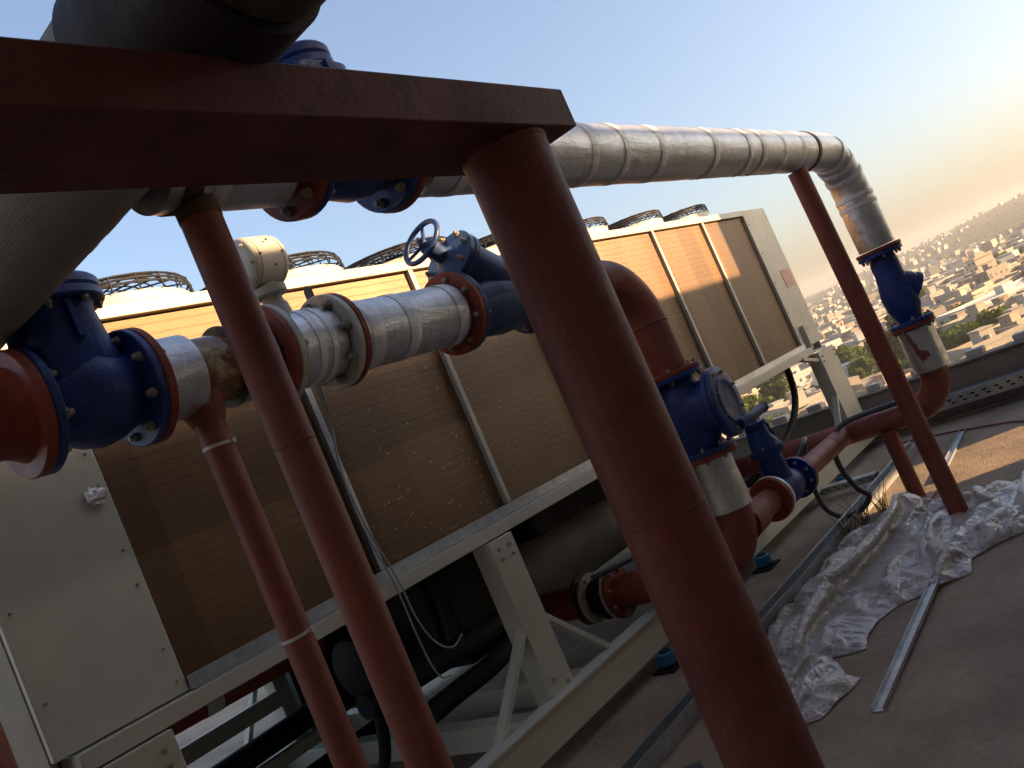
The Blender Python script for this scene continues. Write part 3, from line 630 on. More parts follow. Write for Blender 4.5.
# after the valve: elbow and riser down
R2X, E2 = 4.13, .30
flange(lw, (3.268, LY, LZ), X_, .170, .028, M_RED_G)
pts = [(3.20, LY, LZ), (3.5, LY, LZ), (3.7, LY, LZ)] + arc((R2X-E2, LY, LZ-E2), (0, 0, 1), (1, 0, 0), E2, 14) + [(R2X, LY, 1.6), (R2X, LY, 1.46)]
MB().tube(pts, .099, 40).build('elbow', M_RED, lw)
MB().lathe((R2X, LY, LZ-E2-.012), Z_, [(0, .099), (.004, .1025), (.012, .1025), (.016, .099)], 40, False).build('weld_bead', M_RED_D, lw)
flange(lw, (R2X, LY, 1.447), Z_, .162, .026, M_RED_G); bolts(lw, (R2X, LY, 1.461), Z_, .135, 8, 1.0)
flange(lw, (R2X, LY, .972), Z_, .162, .026, M_RED_G); bolts(lw, (R2X, LY, .958), -Z_, .135, 8, 1.0)
m = MB().lathe((R2X, LY, .672), Z_, [(0, .095), (0, .117), (.1, .119), (.2, .116), (.283, .118), (.283, .09)], 44); m.build('foil_lagging', M_FOIL, lw)
MB().cyl((R2X, LY, .66), (R2X, LY, .96), .099, 36).build('pipe', M_RED, lw)
PZ2 = .38
el = arc((R2X, LY+.26, PZ2+.26), (0, -1, 0), (0, 0, -1), .26, 12)
MB().tube([(R2X, LY, .70)] + el + [(R2X, LY+.40, PZ2)], .10, 36).build('elbow', M_RED, lw)
MB().cyl((R2X, LY+.35, PZ2), (R2X, 3.17, PZ2), .10, 32).build('pipe', M_RED_G, lw)
MB().tube([(R2X+.05, LY, PZ), (R2X+.10, LY, PZ), (R2X+.22, LY, PZ), (R2X+.30, LY, PZ), (4.575, LY, PZ)], [.10, .098, .094, .074, .072], 34).build('branch_pipe', M_RED, lw)
flange(lw, (4.588, LY, PZ), X_, .128, .02, M_RED_G)
flange(lw, (R2X, 2.82, PZ2), Y_, .15, .024, M_RED_D)
flange(lw, (R2X, 3.185, PZ2), Y_, .155, .026, M_RED_G); bolts(lw, (R2X, 3.17, PZ2), -Y_, .13, 8, 1.0)
# rubber expansion joint at the evaporator nozzle
rj = thing('rubber_joint', 'black rubber expansion joint with pale flanges low under the chiller', 'expansion joint', (R2X, 3.3, PZ2))
MB().lathe((R2X, 3.225, PZ2), Y_, [(0, .10), (.03, .115), (.07, .142), (.11, .115), (.14, .10)], 36).build('bellows', M_BLACK, rj)
for y in (3.211, 3.379): flange(rj, (R2X, y, PZ2), Y_, .152, .024, M_CREAM2)
bolts(rj, (R2X, 3.224, PZ2), Y_, .13, 8, .9); bolts(rj, (R2X, 3.366, PZ2), -Y_, .13, 8, .9)
MB().cyl((R2X, 3.393, PZ2), (R2X, 3.86, PZ2), .10, 30).build('nozzle', M_RED_G, rj)
MB().lathe((R2X, 3.43, PZ2), Y_, [(0, .09), (0, .15), (.02, .15), (.02, .09)], 36).build('nozzle_flange', RUSTBAND, rj)

# ---- left blue check valve
LV = cap_valve(1.0315, 1.333, LY, LZ, .168, .112, 2.285, .148, 'largest blue check valve at the left under the cloth wrapped header')

# ---- flow meter
fm = thing('flow_meter', 'cream flow meter with a round head and two cream flanges in the lower pipe', 'flow meter', (1.94, LY, LZ))
for x in (1.8095, 2.0585): flange(fm, (x, LY, LZ), X_, .168, .028, M_CREAM2)
bolts(fm, (1.795+.029, LY, LZ), X_, .14, 8, 1.35, ph=.1); bolts(fm, (2.044, LY, LZ), -X_, .14, 8, 1.35, ph=.1)
MB().lathe((1.825, LY, LZ), X_, [(0, .10), (.025, .10), (.03, .128), (.11, .129), (.20, .127), (.21, .127), (.218, .10)], 40).build('foil_lagging', M_FOIL, fm)
MB().lathe((1.905, LY, LZ), X_, [(0, .129), (.002, .132), (.03, .132), (.032, .129)], 40, False).build('tape_band', M_TAPE, fm)
MB().lathe((1.96, LY, LZ), X_, [(0, .129), (.002, .132), (.026, .132), (.028, .129)], 40, False).build('tape_band', M_TAPE, fm)
m = MB().lathe((1.90, LY, LZ+.11), Z_, [(0, .05), (.05, .045), (.065, .036), (.085, .034), (.09, .060), (.115, .060), (.12, .036), (.14, .034)], 28); m.build('neck', M_CREAM2, fm)
m = MB().lathe((1.83, LY, LZ+.320), X_, [(0, .05), (.004, .078), (.014, .088), (.022, .089), (.022, .083), (.026, .083), (.026, .089), (.115, .089), (.115, .083), (.119, .083), (.119, .089), (.13, .087), (.142, .076), (.144, .04)], 36)
m.build('head_housing', M_CREAM2, fm)
m = MB()
for dz, dy in ((.035, -.03), (-.035, -.03)):
    m.lathe((1.974, LY+dy, LZ+.320+dz), X_, [(0, .014), (.014, .014), (.016, .011), (.03, .011), (.032, .007)], 8)
m.build('cable_gland', M_BOLT, fm)
bolts(fm, (1.83, LY, LZ+.320), -X_, .07, 6, .45)
bolts(fm, (1.90, LY-.088, LZ+.320), -Y_, .045, 4, .4)
for x in (1.805, 2.056): MB().prism([(x, LY+.02, LZ+.15), (x, LY-.02, LZ+.15), (x, LY-.02, LZ+.2), (x, LY, LZ+.215), (x, LY+.02, LZ+.2)], (.006, 0, 0)).build('earthing_lug', M_DGREY, fm)

# ---- balancing valve with handwheel
bv = thing('balancing_valve', 'blue balancing valve with tilted bonnet and handwheel in the lower pipe', 'valve', (2.95, LY, LZ))
M_BLUE2 = paint('slate_blue_enamel', (.030, .062, .155), .38, .25, 12, (.02, .03, .06), .68, .3)
m = MB().lathe((2.75, LY, LZ), X_, [(0, .105), (.05, .105), (.14, .125), (.25, .135), (.36, .125), (.46, .105), (.49, .105)], 40)
ba = Vector((-.80, 0, .60)).normalized(); b0 = Vector((3.10, LY, LZ+.035))
m.lathe(b0, ba, [(-.09, .05), (-.06, .11), (.0, .13), (.12, .128), (.24, .118), (.27, .115)], 40); m.build('body', M_BLUE2, bv)
for x in (2.749, 3.241): flange(bv, (x, LY, LZ), X_, .168, .026, M_BLUE2)
m = MB().lathe(b0+ba*.270, ba, [(0, .09), (0, .135), (.004, .139), (.024, .139), (.028, .135), (.028, .09)], 40); m.build('body_flange', M_BLUE2, bv)
m = MB().lathe(b0+ba*.300, ba, [(0, .09), (0, .132), (.004, .137), (.026, .137), (.032, .13), (.040, .06), (.06, .038), (.10, .034), (.115, .04), (.15, .036), (.155, .02)], 40); m.build('bonnet', M_BLUE2, bv)
bolts(bv, b0+ba*.335, ba, .112, 8, 1.0)
hc = b0+ba*.475
m = MB(); aa = ba.orthogonal().normalized(); bb = ba.cross(aa)
m.tube([hc + (aa*math.cos(2*math.pi*i/40)+bb*math.sin(2*math.pi*i/40))*.098 for i in range(41)], .0115, 10, False)
for i in range(3):
    t = 2*math.pi*i/3+.5; d = aa*math.cos(t)+bb*math.sin(t); m.tube([hc-ba*.012, hc-ba*.008+d*.05, hc+d*.09], .008, 8)
m.lathe(hc-ba*.03, ba, [(0, .018), (.04, .018), (.044, .012)], 16); m.build('handwheel', M_BLUE2, bv)
m = MB().lathe(b0+ba*.44, ba, [(0, .011), (.06, .011), (.062, .008)], 12); m.build('stem', M_BOLT, bv)
bolts(bv, (2.763, LY, LZ), X_, .141, 8, 1.1); bolts(bv, (3.227, LY, LZ), -X_, .141, 8, 1.1)

for t_ in (LV, fm, bv): t_.location.x -= .05
for o in [o for o in COL.objects if o.parent == lw and o.name.split('.')[0] not in ('saddle', 'elbow')]:
    cx_ = sum(v[0] for v in o.bound_box)/8 + wpos(o).x if o.name.split('.')[0] != 'bolt' else wpos(o).x
    if cx_ < 3.4: o.location.x -= .05
# ---- big blue valve on the near riser, round cover facing the camera side
gv = thing('cover_valve', 'blue valve with a large round cover on the riser right of the thick post', 'valve', (R2X, LY, 1.2))
m = MB().lathe((R2X, LY, 1.0), Z_, [(0, .10), (.04, .108), (.12, .14), (.21, .155), (.30, .14), (.38, .108), (.42, .10)], 40)
m.lathe((R2X, LY, 1.21), (.09, -1, 0), [(0, .15), (.13, .150), (.175, .15)], 40); m.build('body', M_BLUE, gv)
for z in (1.421, .998): flange(gv, (R2X, LY, z), Z_, .162, .026, M_BLUE)
cd_ = Vector((.09, -1, 0)).normalized(); c0 = Vector((R2X, LY, 1.21))
m = MB().lathe(c0+cd_*.175, cd_, [(0, .12), (0, .186), (.004, .190), (.024, .190), (.028, .186), (.028, .12)], 44); m.build('body_flange', M_BLUE, gv)
m = MB().lathe(c0+cd_*.205, cd_, [(0, .12), (0, .184), (.004, .188), (.02, .188), (.026, .180), (.027, .128), (.034, .122), (.036, .112), (.031, .10), (.033, .03)], 44); m.build('cover', M_BLUE, gv)
bolts(gv, c0+cd_*.231, cd_, .158, 8, .7)
m = MB().tube(smooth([(4.16, 2.05, 1.07), (4.26, 2.03, 1.075), (4.36, 2.03, 1.08), (4.45, 2.03, 1.083)]), [.03]*6+[.027]*6+[.027]*6+[.031], 14); m.build('lever', M_BLUE, gv)
bolts(gv, (R2X, LY, 1.407), -Z_, .135, 8, 1.0); bolts(gv, (R2X, LY, 1.012), Z_, .135, 8, 1.0)

# ================================================================== CONDUIT, TRAYS, STRIPS
m = MB().tube(smooth([(6.05, 1.72, .655), (5.97, 1.95, .665), (5.93, 2.20, .655), (5.86, 2.30, .58), (5.84, 2.33, .40), (5.86, 2.29, .22), (5.90, 2.25, .13), (5.86, 2.34, .06), (5.85, 2.46, .055), (5.84, 2.55, .15), (5.84, 2.56, .36), (5.80, 2.50, .55), (5.70, 2.42, .66), (5.55, 2.38, .66), (5.4, 2.45, .55), (5.2, 2.6, .40), (5.0, 2.75, .25)]), .019, 12)
o = m.build('flexible_conduit', M_HOSE, None, (5.86, 2.3, .05)); tag(o, 'dark grey flexible conduit looping over and under the low red pipe', 'conduit')
m = MB().tube(smooth([(5.25, 2.9, .3), (5.28, 2.62, .55), (5.33, 2.55, .72), (5.45, 2.55, .74), (5.52, 2.6, .60), (5.5, 2.8, .35)]), .019, 12)
o = m.build('flexible_conduit', M_HOSE, None, (5.4, 2.6, .3)); tag(o, 'shorter dark grey conduit arching behind the blue bypass valve', 'conduit')
m = MB().tube(smooth([(4.35, 2.95, .52), (4.2, 3.02, .54), (4.05, 3.1, .545), (3.95, 3.2, .54)]), .016, 12)
o = m.build('flexible_conduit', M_HOSE, None, (4.1, 3.05, .5)); tag(o, 'grey conduit lying on the red nozzle pipe under the chiller', 'conduit')
tr = thing('cable_trunking', 'long galvanised trunking lying on the roof along the chiller', 'trunking', (4.8, 2.4, 0))
m = MB(); m.span(1.9, 7.7, 2.42, 2.424, .002, .075); m.span(1.9, 7.7, 2.34, 2.344, .002, .075); m.span(1.9, 7.7, 2.344, 2.42, .002, .006); m.build('trough', M_GALV, tr)
m = MB(); m.span(1.9, 4.4, 2.335, 2.348, .0755, .080); m.span(1.9, 7.7, 2.412, 2.43, .0755, .080); m.build('lip', M_GALV, tr)
MB().tube([(2.55, 2.38, .045), (2.6, 2.2, .05), (2.7, 2.05, .045)], .022, 12).build('conduit_stub', M_HOSE, tr)
def perforated(name, label, p0, p1, w_, h, n, up_=(0, 0, 1)):
    t = thing(name, label, 'cable tray', p0); p0, p1 = Vector(p0), Vector(p1); d = (p1-p0).normalized(); s_ = Vector((-d.y, d.x, 0)); L = (p1-p0).length
    m = MB(); m.bar(p0+Z_*h, p1+Z_*h, w_, .003); m.build('tray_bed', M_GALV, t)
    for s in (-1, 1):
        m = MB(); q = p0 + s_*s*w_/2
        m.bar(q+Z_*(h-.006), q+d*L+Z_*(h-.006), .003, .012); m.bar(q+Z_*.008, q+d*L+Z_*.008, .003, .016)
        m.bar(q+Z_*(h/2+.006), q+d*L+Z_*(h/2+.006), .0028, h-.02); n0 = len(m.bm.faces)
        for i in range(n):
            for zz in (.36, .66): m.bar(q+d*(L*(i+.2+.25*(zz > .5))/n)+Z_*h*zz, q+d*(L*(i+.55+.25*(zz > .5))/n)+Z_*h*zz, .0045, h*.14)
        fset(m, n0, 1); m.build('slotted_side', [M_GALV, M_BLACK], t)
    return t
perforated('cable_tray', 'wide perforated cable tray along the foot of the parapet at right', (8.52, .4, .12), (8.52, 9.5, .12), .16, .11, 90)
perforated('cable_tray', 'short perforated tray from the trunking toward the chiller base', (6.75, 2.45, .05), (6.75, 3.3, .05), .10, .05, 12)
m = MB(); 
for y in (1.2, 3.2, 5.2, 7.2, 9.2): m.span(8.44, 8.60, y, y+.05, .0, .118)
tag(m.build('tray_support', M_GALV, None, (8.52, 5, 0)), 'row of small steel supports beneath the parapet cable tray', 'support')
def strip(p0, p1, w_, label):
    p0, p1 = Vector(p0), Vector(p1); m = MB(); d = (p1-p0).normalized(); s_ = Vector((-d.y, d.x, 0))
    m.bar(p0+Z_*.004, p1+Z_*.004, w_, .003); m.bar(p0+Z_*.012+s_*w_/2, p1+Z_*.012+s_*w_/2, .003, .018); m.bar(p0+Z_*.012-s_*w_/2, p1+Z_*.012-s_*w_/2, .003, .018)
    tag(m.build('metal_strip', M_GALV, None, (p0+p1)/2), label, 'metal strip', 'galvanised strips lying on the roof')
strip((3.07, 1.476, .0), (4.75, 1.52, .03), .045, 'galvanised strip lying on the bare floor from under the polythene')
strip((6.35, 1.93, .0), (7.86, 2.03, 0), .05, 'galvanised strip lying on the floor behind the slim far post')
m = MB().tube([(6.9, 1.0, .012), (7.6, 1.6, .012), (7.9, 2.1, .012), (8.1, 2.6, .012)], .008, 8)
tag(m.build('red_cable', paint('red_cable_sheath', (.22, .04, .03), .5), None, (7.6, 1.6, .0)), 'thin red cable on the floor near the parapet', 'cable')

# ================================================================== POLYTHENE SHEET
OUT = [(5.9, 1.02), (5.75, 1.32), (5.75, 1.50), (5.72, 1.78), (5.86, 2.02), (5.55, 2.12), (5.38, 2.28), (4.95, 2.33), (4.6, 2.33), (4.25, 2.33), (3.95, 2.30), (3.62, 2.21), (3.28, 1.97), (3.02, 1.78), (3.06, 1.70), (3.22, 1.66), (3.38, 1.63), (3.40, 1.70), (3.62, 1.83), (3.66, 1.70), (3.95, 1.72), (4.1, 1.66), (4.28, 1.45), (4.36, 1.36), (4.55, 1.40), (4.72, 1.28), (4.85, 1.14), (5.1, 1.00), (5.3, .85)]
from mathutils.geometry import delaunay_2d_cdt
def inside(x, y, P):
    c = False; n = len(P)
    for i in range(n):
        (x1, y1), (x2, y2) = P[i], P[(i+1) % n]
        if (y1 > y) != (y2 > y) and x < (x2-x1)*(y-y1)/(y2-y1)+x1: c = not c
    return c
PB = []; g = .025
for i in range(len(OUT)):
    a, b = Vector(OUT[i]+(0,)), Vector(OUT[(i+1) % len(OUT)]+(0,)); n = max(1, round((b-a).length/g))
    for j in range(n):
        q = a+(b-a)*j/n; q.x += .018*noise.noise(q*7); q.y += .018*noise.noise(q*7+Vector((5, 5, 5))); PB.append((q.x, q.y))
PP = [Vector(b) for b in PB]; y = .8; row = 0; rq = random.Random(3)
while y < 2.5:
    x = 2.9+(g/2 if row % 2 else 0)
    while x < 6.1:
        xx = x+rq.uniform(-.2, .2)*g; yy = y+rq.uniform(-.2, .2)*g
        if inside(xx, yy, PB) and min((xx-b[0])**2+(yy-b[1])**2 for b in PB)**.5 > g*.7: PP.append(Vector((xx, yy)))
        x += g
    y += g*.87; row += 1
FV, _e, FF, _a, _b2, _c = delaunay_2d_cdt(PP, [(i, (i+1) % len(PB)) for i in range(len(PB))], [list(range(len(PB)))], 1, 1e-6)
# a wider sheet is gathered onto this outline and left to crumple and settle on the floor (cloth simulation)
mx, my = sum(p[0] for p in OUT)/len(OUT), sum(p[1] for p in OUT)/len(OUT); SX, SY = 1.10, 1.55
wide = [Vector((mx+(p.x-mx)*SX, my+(p.y-my)*SY, .10+.05*noise.noise(Vector((p.x*3, p.y*3, 2)))+.02*noise.noise(Vector((p.x*9, p.y*9, 6))))) for p in FV]
sm_ = bpy.data.meshes.new('film'); sm_.from_pydata(wide, [], [tuple(f) for f in FF]); film = bpy.data.objects.new('film', sm_); COL.objects.link(film)
film.shape_key_add(name='Basis'); sk = film.shape_key_add(name='gathered')
for i, p in enumerate(FV): sk.data[i].co = Vector((p.x, p.y, .007+.02*max(0, noise.noise(Vector((p.x*5, p.y*5, 0))))))
sk.value = 0; sk.keyframe_insert('value', frame=1); sk.value = 1; sk.keyframe_insert('value', frame=60)
vg = film.vertex_groups.new(name='pin')
for i, p in enumerate(FV): vg.add([i], 1.0 if min((p.x-b[0])**2+(p.y-b[1])**2 for b in PB) < .004**2 else 0.0, 'REPLACE')
cm = film.modifiers.new('cloth', 'CLOTH'); cs = cm.settings
cs.quality = 7; cs.mass = .35; cs.tension_stiffness = cs.compression_stiffness = 40; cs.shear_stiffness = 20; cs.bending_stiffness = .06; cs.air_damping = 1
cs.tension_damping = cs.compression_damping = 10; cs.bending_damping = .1; cs.vertex_group_mass = 'pin'; cs.pin_stiffness = 1
cc = cm.collision_settings; cc.use_self_collision = True; cc.self_distance_min = .006; cc.distance_min = .006; cc.collision_quality = 3; cc.self_friction = 3
flm = bpy.data.meshes.new('slab'); flm.from_pydata([(-2, -3, 0), (12, -3, 0), (12, 6, 0), (-2, 6, 0)], [], [(0, 1, 2, 3)]); slab = bpy.data.objects.new('slab', flm); COL.objects.link(slab); slab.modifiers.new('x', 'COLLISION')
cm.point_cache.frame_end = 150
for fr in range(1, 151): sc.frame_set(fr)
SHEET = [tuple(v.co) for v in film.evaluated_get(bpy.context.evaluated_depsgraph_get()).data.vertices]
bpy.data.objects.remove(film); bpy.data.objects.remove(slab); sc.frame_set(1)
me = bpy.data.meshes.new('plastic_sheet'); me.from_pydata([Vector(p)-Vector((4.5, 1.7, 0)) for p in SHEET], [], [tuple(f) for f in FF]); me.materials.append(M_POLY); me.shade_smooth()
o = bpy.data.objects.new('plastic_sheet', me); COL.objects.link(o); o.location = (4.5, 1.7, 0); m_ = o.modifiers.new('smooth', 'SUBSURF'); m_.levels = m_.render_levels = 1
tag(o, 'crumpled translucent polythene sheet heaped on the floor around the far post', 'plastic sheet')
# weeds growing out along the trunking
k = NT('weed_green'); k.set(**{'Base Color': (.07, .085, .03), 'Roughness': .7}); M_WEED = k.m
wlab = ['thin dry weed tuft by the trunking nearest the conduit loop', 'thin dry weed tuft between the trunking and stub post', 'thin dry weed tuft at the edge of the polythene by the trunking']
for i, (x, y) in enumerate([(5.75, 2.28), (5.95, 2.22), (5.45, 2.30)]):
    m = MB()
    for s in range(16):
        a_ = random.uniform(0, 6.28); l = random.uniform(.08, .22); d = Vector((math.cos(a_)*.35, math.sin(a_)*.35, 1)); p = Vector((x+random.uniform(-.06, .06), y+random.uniform(-.03, .03), 0))
        m.tube([p, p+d*l*.5, p+d*l+Vector((d.x, d.y, 0))*.05], [.003, .0025, .001], 4)
    tag(m.build('weed', M_WEED, None, (x, y, 0)), wlab[i], 'weed')

# ================================================================== TOWN
GZ = -32.0
def tz(x, y):
    r = math.hypot(x, y); a = math.atan2(y, x)
    h = GZ + 2.0*noise.noise(Vector((x*.006, y*.006, 0)))
    t = max(0, min(1, (r-1300)/2500)); t = t*t*(3-2*t)
    n = noise.noise(Vector((a*5.0, 1.3, 0)))*9 + noise.noise(Vector((a*14, 4.1, 0)))*4.5
    ridge = 62 + n*1.8 + 22*math.exp(-((a-.10)/.16)**2)
    h += t*ridge + t*8*noise.fractal(Vector((x*.0022, y*.0022, 3)), 1, 2, 5)
    t2 = max(0, min(1, (r-3900)/1500)); return h - t2*60
m = MB(); rs = [0, 20] + [40*1.058**i for i in range(88)]; na = 220; rings = []
for r in rs:
    rings.append([m.bm.verts.new((r*math.cos(2*math.pi*i/na), r*math.sin(2*math.pi*i/na), tz(r*math.cos(2*math.pi*i/na), r*math.sin(2*math.pi*i/na)))) for i in range(na)] if r else None)
for A, B in zip(rings[1:], rings[2:]):
    for i in range(na): m.bm.faces.new((A[i], A[(i+1) % na], B[(i+1) % na], B[i]))
m._cap(rings[1])
k = NT('town_ground'); v = k.coord(); n = k.noise(v, .012, 9, .7); n2 = k.noise(v, .06, 5, .7)
c = k.mix(.5, k.ramp(n, [(.36, (.035, .050, .026)), (.5, (.065, .076, .045)), (.66, (.14, .125, .09))]), k.ramp(n2, [(.38, (.045, .062, .03)), (.68, (.17, .15, .11))])); k.set(**{'Base Color': c, 'Roughness': .95, 'Specular IOR Level': .1})
tag(m.build('terrain', k.m), kind='structure')

def housemat(name, rnd=True, col=None):
    k = NT(name); v = k.coord(); n = k.noise(v, .8, 6, .7)
    if col is None:
        oi = k.add('ShaderNodeObjectInfo'); c = k.ramp(oi.outputs['Random'], [(0, (0.330, 0.284, 0.218)), (.2, (0.409, 0.370, 0.304)), (.4, (0.264, 0.205, 0.145)), (.55, (0.449, 0.429, 0.383)), (.75, (0.290, 0.251, 0.205)), (.9, (0.370, 0.264, 0.178)), (1, (0.462, 0.449, 0.422))])
    else: c = k.mix(0, col, col)
    c = k.mix(.45, c, k.ramp(n, [(.3, (.62, .6, .57)), (.7, (1, 1, 1))]), 'MULTIPLY'); c = k.mix(1.0, c, (1.0, 1.0, 1.0), 'MULTIPLY'); k.set(**{'Base Color': c, 'Roughness': .9, 'Specular IOR Level': .2}); return k.m
HM = [housemat('town_render'), None, None]
k = NT('dark_opening'); k.set(**{'Base Color': (.035, .033, .03), 'Roughness': .4}); HM[1] = k.m
k = NT('flat_roof_dirt'); v = k.coord(); c = k.ramp(k.noise(v, .3, 6), [(.3, (.20, .17, .13)), (.7, (.36, .31, .25))]); k.set(**{'Base Color': c, 'Roughness': .95}); HM[2] = k.m
def house_mesh(seed, wx, wy, h, floors):
    rr = random.Random(seed); m = MB(); m.span(-wx/2, wx/2, -wy/2, wy/2, -3, h)
    for s in (-1, 1):                                           # roof parapets
        m.span(-wx/2-.1, wx/2+.1, s*wy/2-.12, s*wy/2+.12, h-.02, h+.9); m.span(s*wx/2-.12, s*wx/2+.12, -wy/2+.13, wy/2-.13, h-.02, h+.88)
    if rr.random() < .8:                                        # stair head
        a, b = rr.uniform(-wx*.3, wx*.25), rr.uniform(-wy*.3, wy*.25); m.span(a-1.7, a+1.7, b-1.8, b+1.8, h-.01, h+2.7); m.span(a-1.95, a+1.95, b-2.05, b+2.05, h+2.7, h+2.9)
    if rr.random() < .5:                                        # water tank on the roof
        a, b = rr.uniform(-wx*.35, wx*.35), -wy*.3; m.lathe((a, b, h), Z_, [(0, .7), (1.5, .7), (1.6, .3)], 8)
    fh = h/floors
    for f in range(floors):
        if rr.random() < .6: m.span(-wx/2-.02, wx*rr.uniform(-.1, .5), -wy/2-1.1, -wy/2+.1, f*fh+fh-.25, f*fh+fh-.05)    # balcony slab
        if rr.random() < .6: m.span(-wx/2-1.1, -wx/2+.1, -wy*rr.uniform(.1, .5), wy/2, f*fh+fh-.25, f*fh+fh-.06)
    n0 = len(m.bm.faces)
    for f in range(floors):
        z = f*fh+fh*.5
        for s in (-1, 1):
            nx = max(2, int(wx/3.2))
            for i in range(nx):
                if rr.random() < .2: continue
                x = -wx/2+wx*(i+.5)/nx; m.box((x, s*wy/2, z), (rr.choice((.8, 1.1, 1.6)), .16, rr.choice((1.0, 1.2, 1.9))))
            ny = max(2, int(wy/3.2))
            for i in range(ny):
                if rr.random() < .25: continue
                y = -wy/2+wy*(i+.5)/ny; m.box((s*wx/2, y, z), (.16, rr.choice((.8, 1.1, 1.6)), rr.choice((1.0, 1.2, 1.9))))
    fset(m, n0, 1); n1 = len(m.bm.faces)
    m.span(-wx/2+.12, wx/2-.12, -wy/2+.12, wy/2-.12, h+.004, h+.03); fset(m, n1, 2)
    bmesh.ops.recalc_face_normals(m.bm, faces=m.bm.faces); me = bpy.data.meshes.new('town_house'); m.bm.to_mesh(me); m.bm.free()
    for x in HM: me.materials.append(x)
    return me
HOUSES = [house_mesh(11+i, *d) for i, d in enumerate([(11, 9, 6.6, 2), (9, 14, 9.6, 3), (14, 10, 7.0, 2), (8, 8, 3.6, 1), (10, 12, 6.4, 2), (13, 9, 10, 3), (16, 11, 6.8, 2), (9, 9, 9.4, 3), (12, 16, 7.2, 2), (7, 10, 6.2, 2)])]
def prj(p):
    d = Vector(p) - Vector((0, 0, EYE)); z = d.dot(f0)
    if z <= 0: return None
    return 512 + F*d.dot(rt)/z, 384 - F*d.dot(up)/z
def visible(p, mg=0):
    q = prj(p)
    if q is None or not (-mg < q[0] < 1024+mg and -mg < q[1] < 768+mg): return False
    x, y = q
    right = x > 838 - .45*(330-y) if y < 420 else False
    return (right and y > 190) or (545 < x < 830 and 380 < y < 545)
rng = random.Random(5); placed = []; KEEP = []
def free(x, y, r): return all((x-a)**2+(y-b)**2 > (r+c)**2 for a, b, c in placed)
def at_dir(px, py, z):
    d = f0*F + rt*(px-512) - up*(py-384); t = (z-EYE)/d.z; return Vector((d.x*t, d.y*t, z))
# --- the landmark buildings
def slab_block(name, label, wx, wy, h, floors, loc, rz, col, nwx, nwy, strip=False):
    t = thing(name, label, 'building', loc); t.rotation_euler = (0, 0, R(rz)); wm = housemat(name+'_render', col=col)
    def P(n, mm, mat, par=t):
        bmesh.ops.recalc_face_normals(mm.bm, faces=mm.bm.faces); me = bpy.data.meshes.new(n); mm.bm.to_mesh(me); mm.bm.free(); me.materials.append(mat)
        o = bpy.data.objects.new(n, me); COL.objects.link(o); o.parent = par; return o
    P('wall', MB().span(-wx/2, wx/2, -wy/2, wy/2, -3, h), wm)
    m = MB()
    for s in (-1, 1): m.span(-wx/2-.2, wx/2+.2, s*wy/2-.2, s*wy/2+.2, h, h+1); m.span(s*wx/2-.2, s*wx/2+.2, -wy/2+.2, wy/2-.2, h, h+.98)
    m.span(-wx/2+.2, wx/2-.2, -wy/2+.2, wy/2-.2, h, h+.05); m.span(-2.5, 2.5, -2, 2, h+.05, h+3); P('roof', m, wm)
    fh = h/floors
    for f in range(floors):
        m = MB(); m.span(-wx/2-.02, wx/2+.02, -wy/2-.5, -wy/2, f*fh+fh-.3, f*fh+fh-.05); m.span(-wx/2-.5, -wx/2, -wy/2, wy/2, f*fh+fh-.3, f*fh+fh-.06); P('floor_band', m, wm)
        for i in range(nwx):
            if (i*7+f*3) % 5 == 0 and not strip: continue
            x = -wx/2+wx*(i+.5)/nwx; P('window', MB().box((x, -wy/2, f*fh+fh*.48), (wx/nwx*.52, .18, fh*.48)), HM[1])
        for i in range(nwy):
            y = -wy/2+wy*(i+.5)/nwy; P('window', MB().box((-wx/2, y, f*fh+fh*.48), (.18, wy/nwy*.4, fh*.45)), HM[1])
    placed.append((loc[0], loc[1], max(wx, wy)*.55)); return t
def corner(px, py, wx, wy, rz):
    """centre of a block whose near left corner stands at this spot of the town"""
    q = at_dir(px, py, GZ); v_ = Matrix.Rotation(R(rz), 3, 'Z') @ Vector((-wx/2, -wy/2, 0)); return (q.x-v_.x, q.y-v_.y, GZ)
slab_block('apartment_block', 'long white flat roofed block just beyond the trees at the right edge', 44, 24, 9.6, 3, corner(997, 331, 44, 24, -36), -36, (.52, .49, .44), 12, 5)
slab_block('tower_block', 'tall plain cream tower block standing alone in the middle of the town', 11, 9, 19.0, 5, corner(988, 290, 11, 9, -50), -50, (.56, .45, .32), 0, 2)
slab_block('hotel_block', 'pale broad block with a flat canopy roof between the tower and the white block', 30, 14, 8.0, 2, corner(985, 312, 30, 14, -30), -30, (.40, .33, .25), 7, 3)
slab_block('white_villa', 'cream two storey house with balconies seen under the chiller', 14, 11, 8.0, 2, corner(757, 415, 14, 11, -35), -35, (.46, .38, .28), 4, 3)
# --- trees: three shapes, each an uneven crown of many leaf faces on a limbed trunk
k = NT('leaf'); v = k.coord(); oi = k.add('ShaderNodeObjectInfo')
c = k.ramp(k.noise(v, .9, 3, .7), [(.3, (.050, .080, .020)), (.55, (.105, .140, .032)), (.75, (.185, .21, .05))])
c = k.mix(.4, c, k.ramp(oi.outputs['Random'], [(0, (.5, .55, .5)), (.5, (.9, 1, .7)), (1, (1, .9, .6))]), 'MULTIPLY')
k.set(**{'Base Color': c, 'Roughness': .7, 'Specular IOR Level': .2}); M_LEAF = k.m
tl = k.add('ShaderNodeBsdfTranslucent'); k.link(c, tl.inputs[0]); ms = k.add('ShaderNodeMixShader'); ms.inputs[0].default_value = .4
k.link(k.b.outputs[0], ms.inputs[1]); k.link(tl.outputs[0], ms.inputs[2]); k.link(ms.outputs[0], k.n['Material Output'].inputs[0])
M_BARK = paint('bark', (.12, .085, .06), .9, .3, 2)
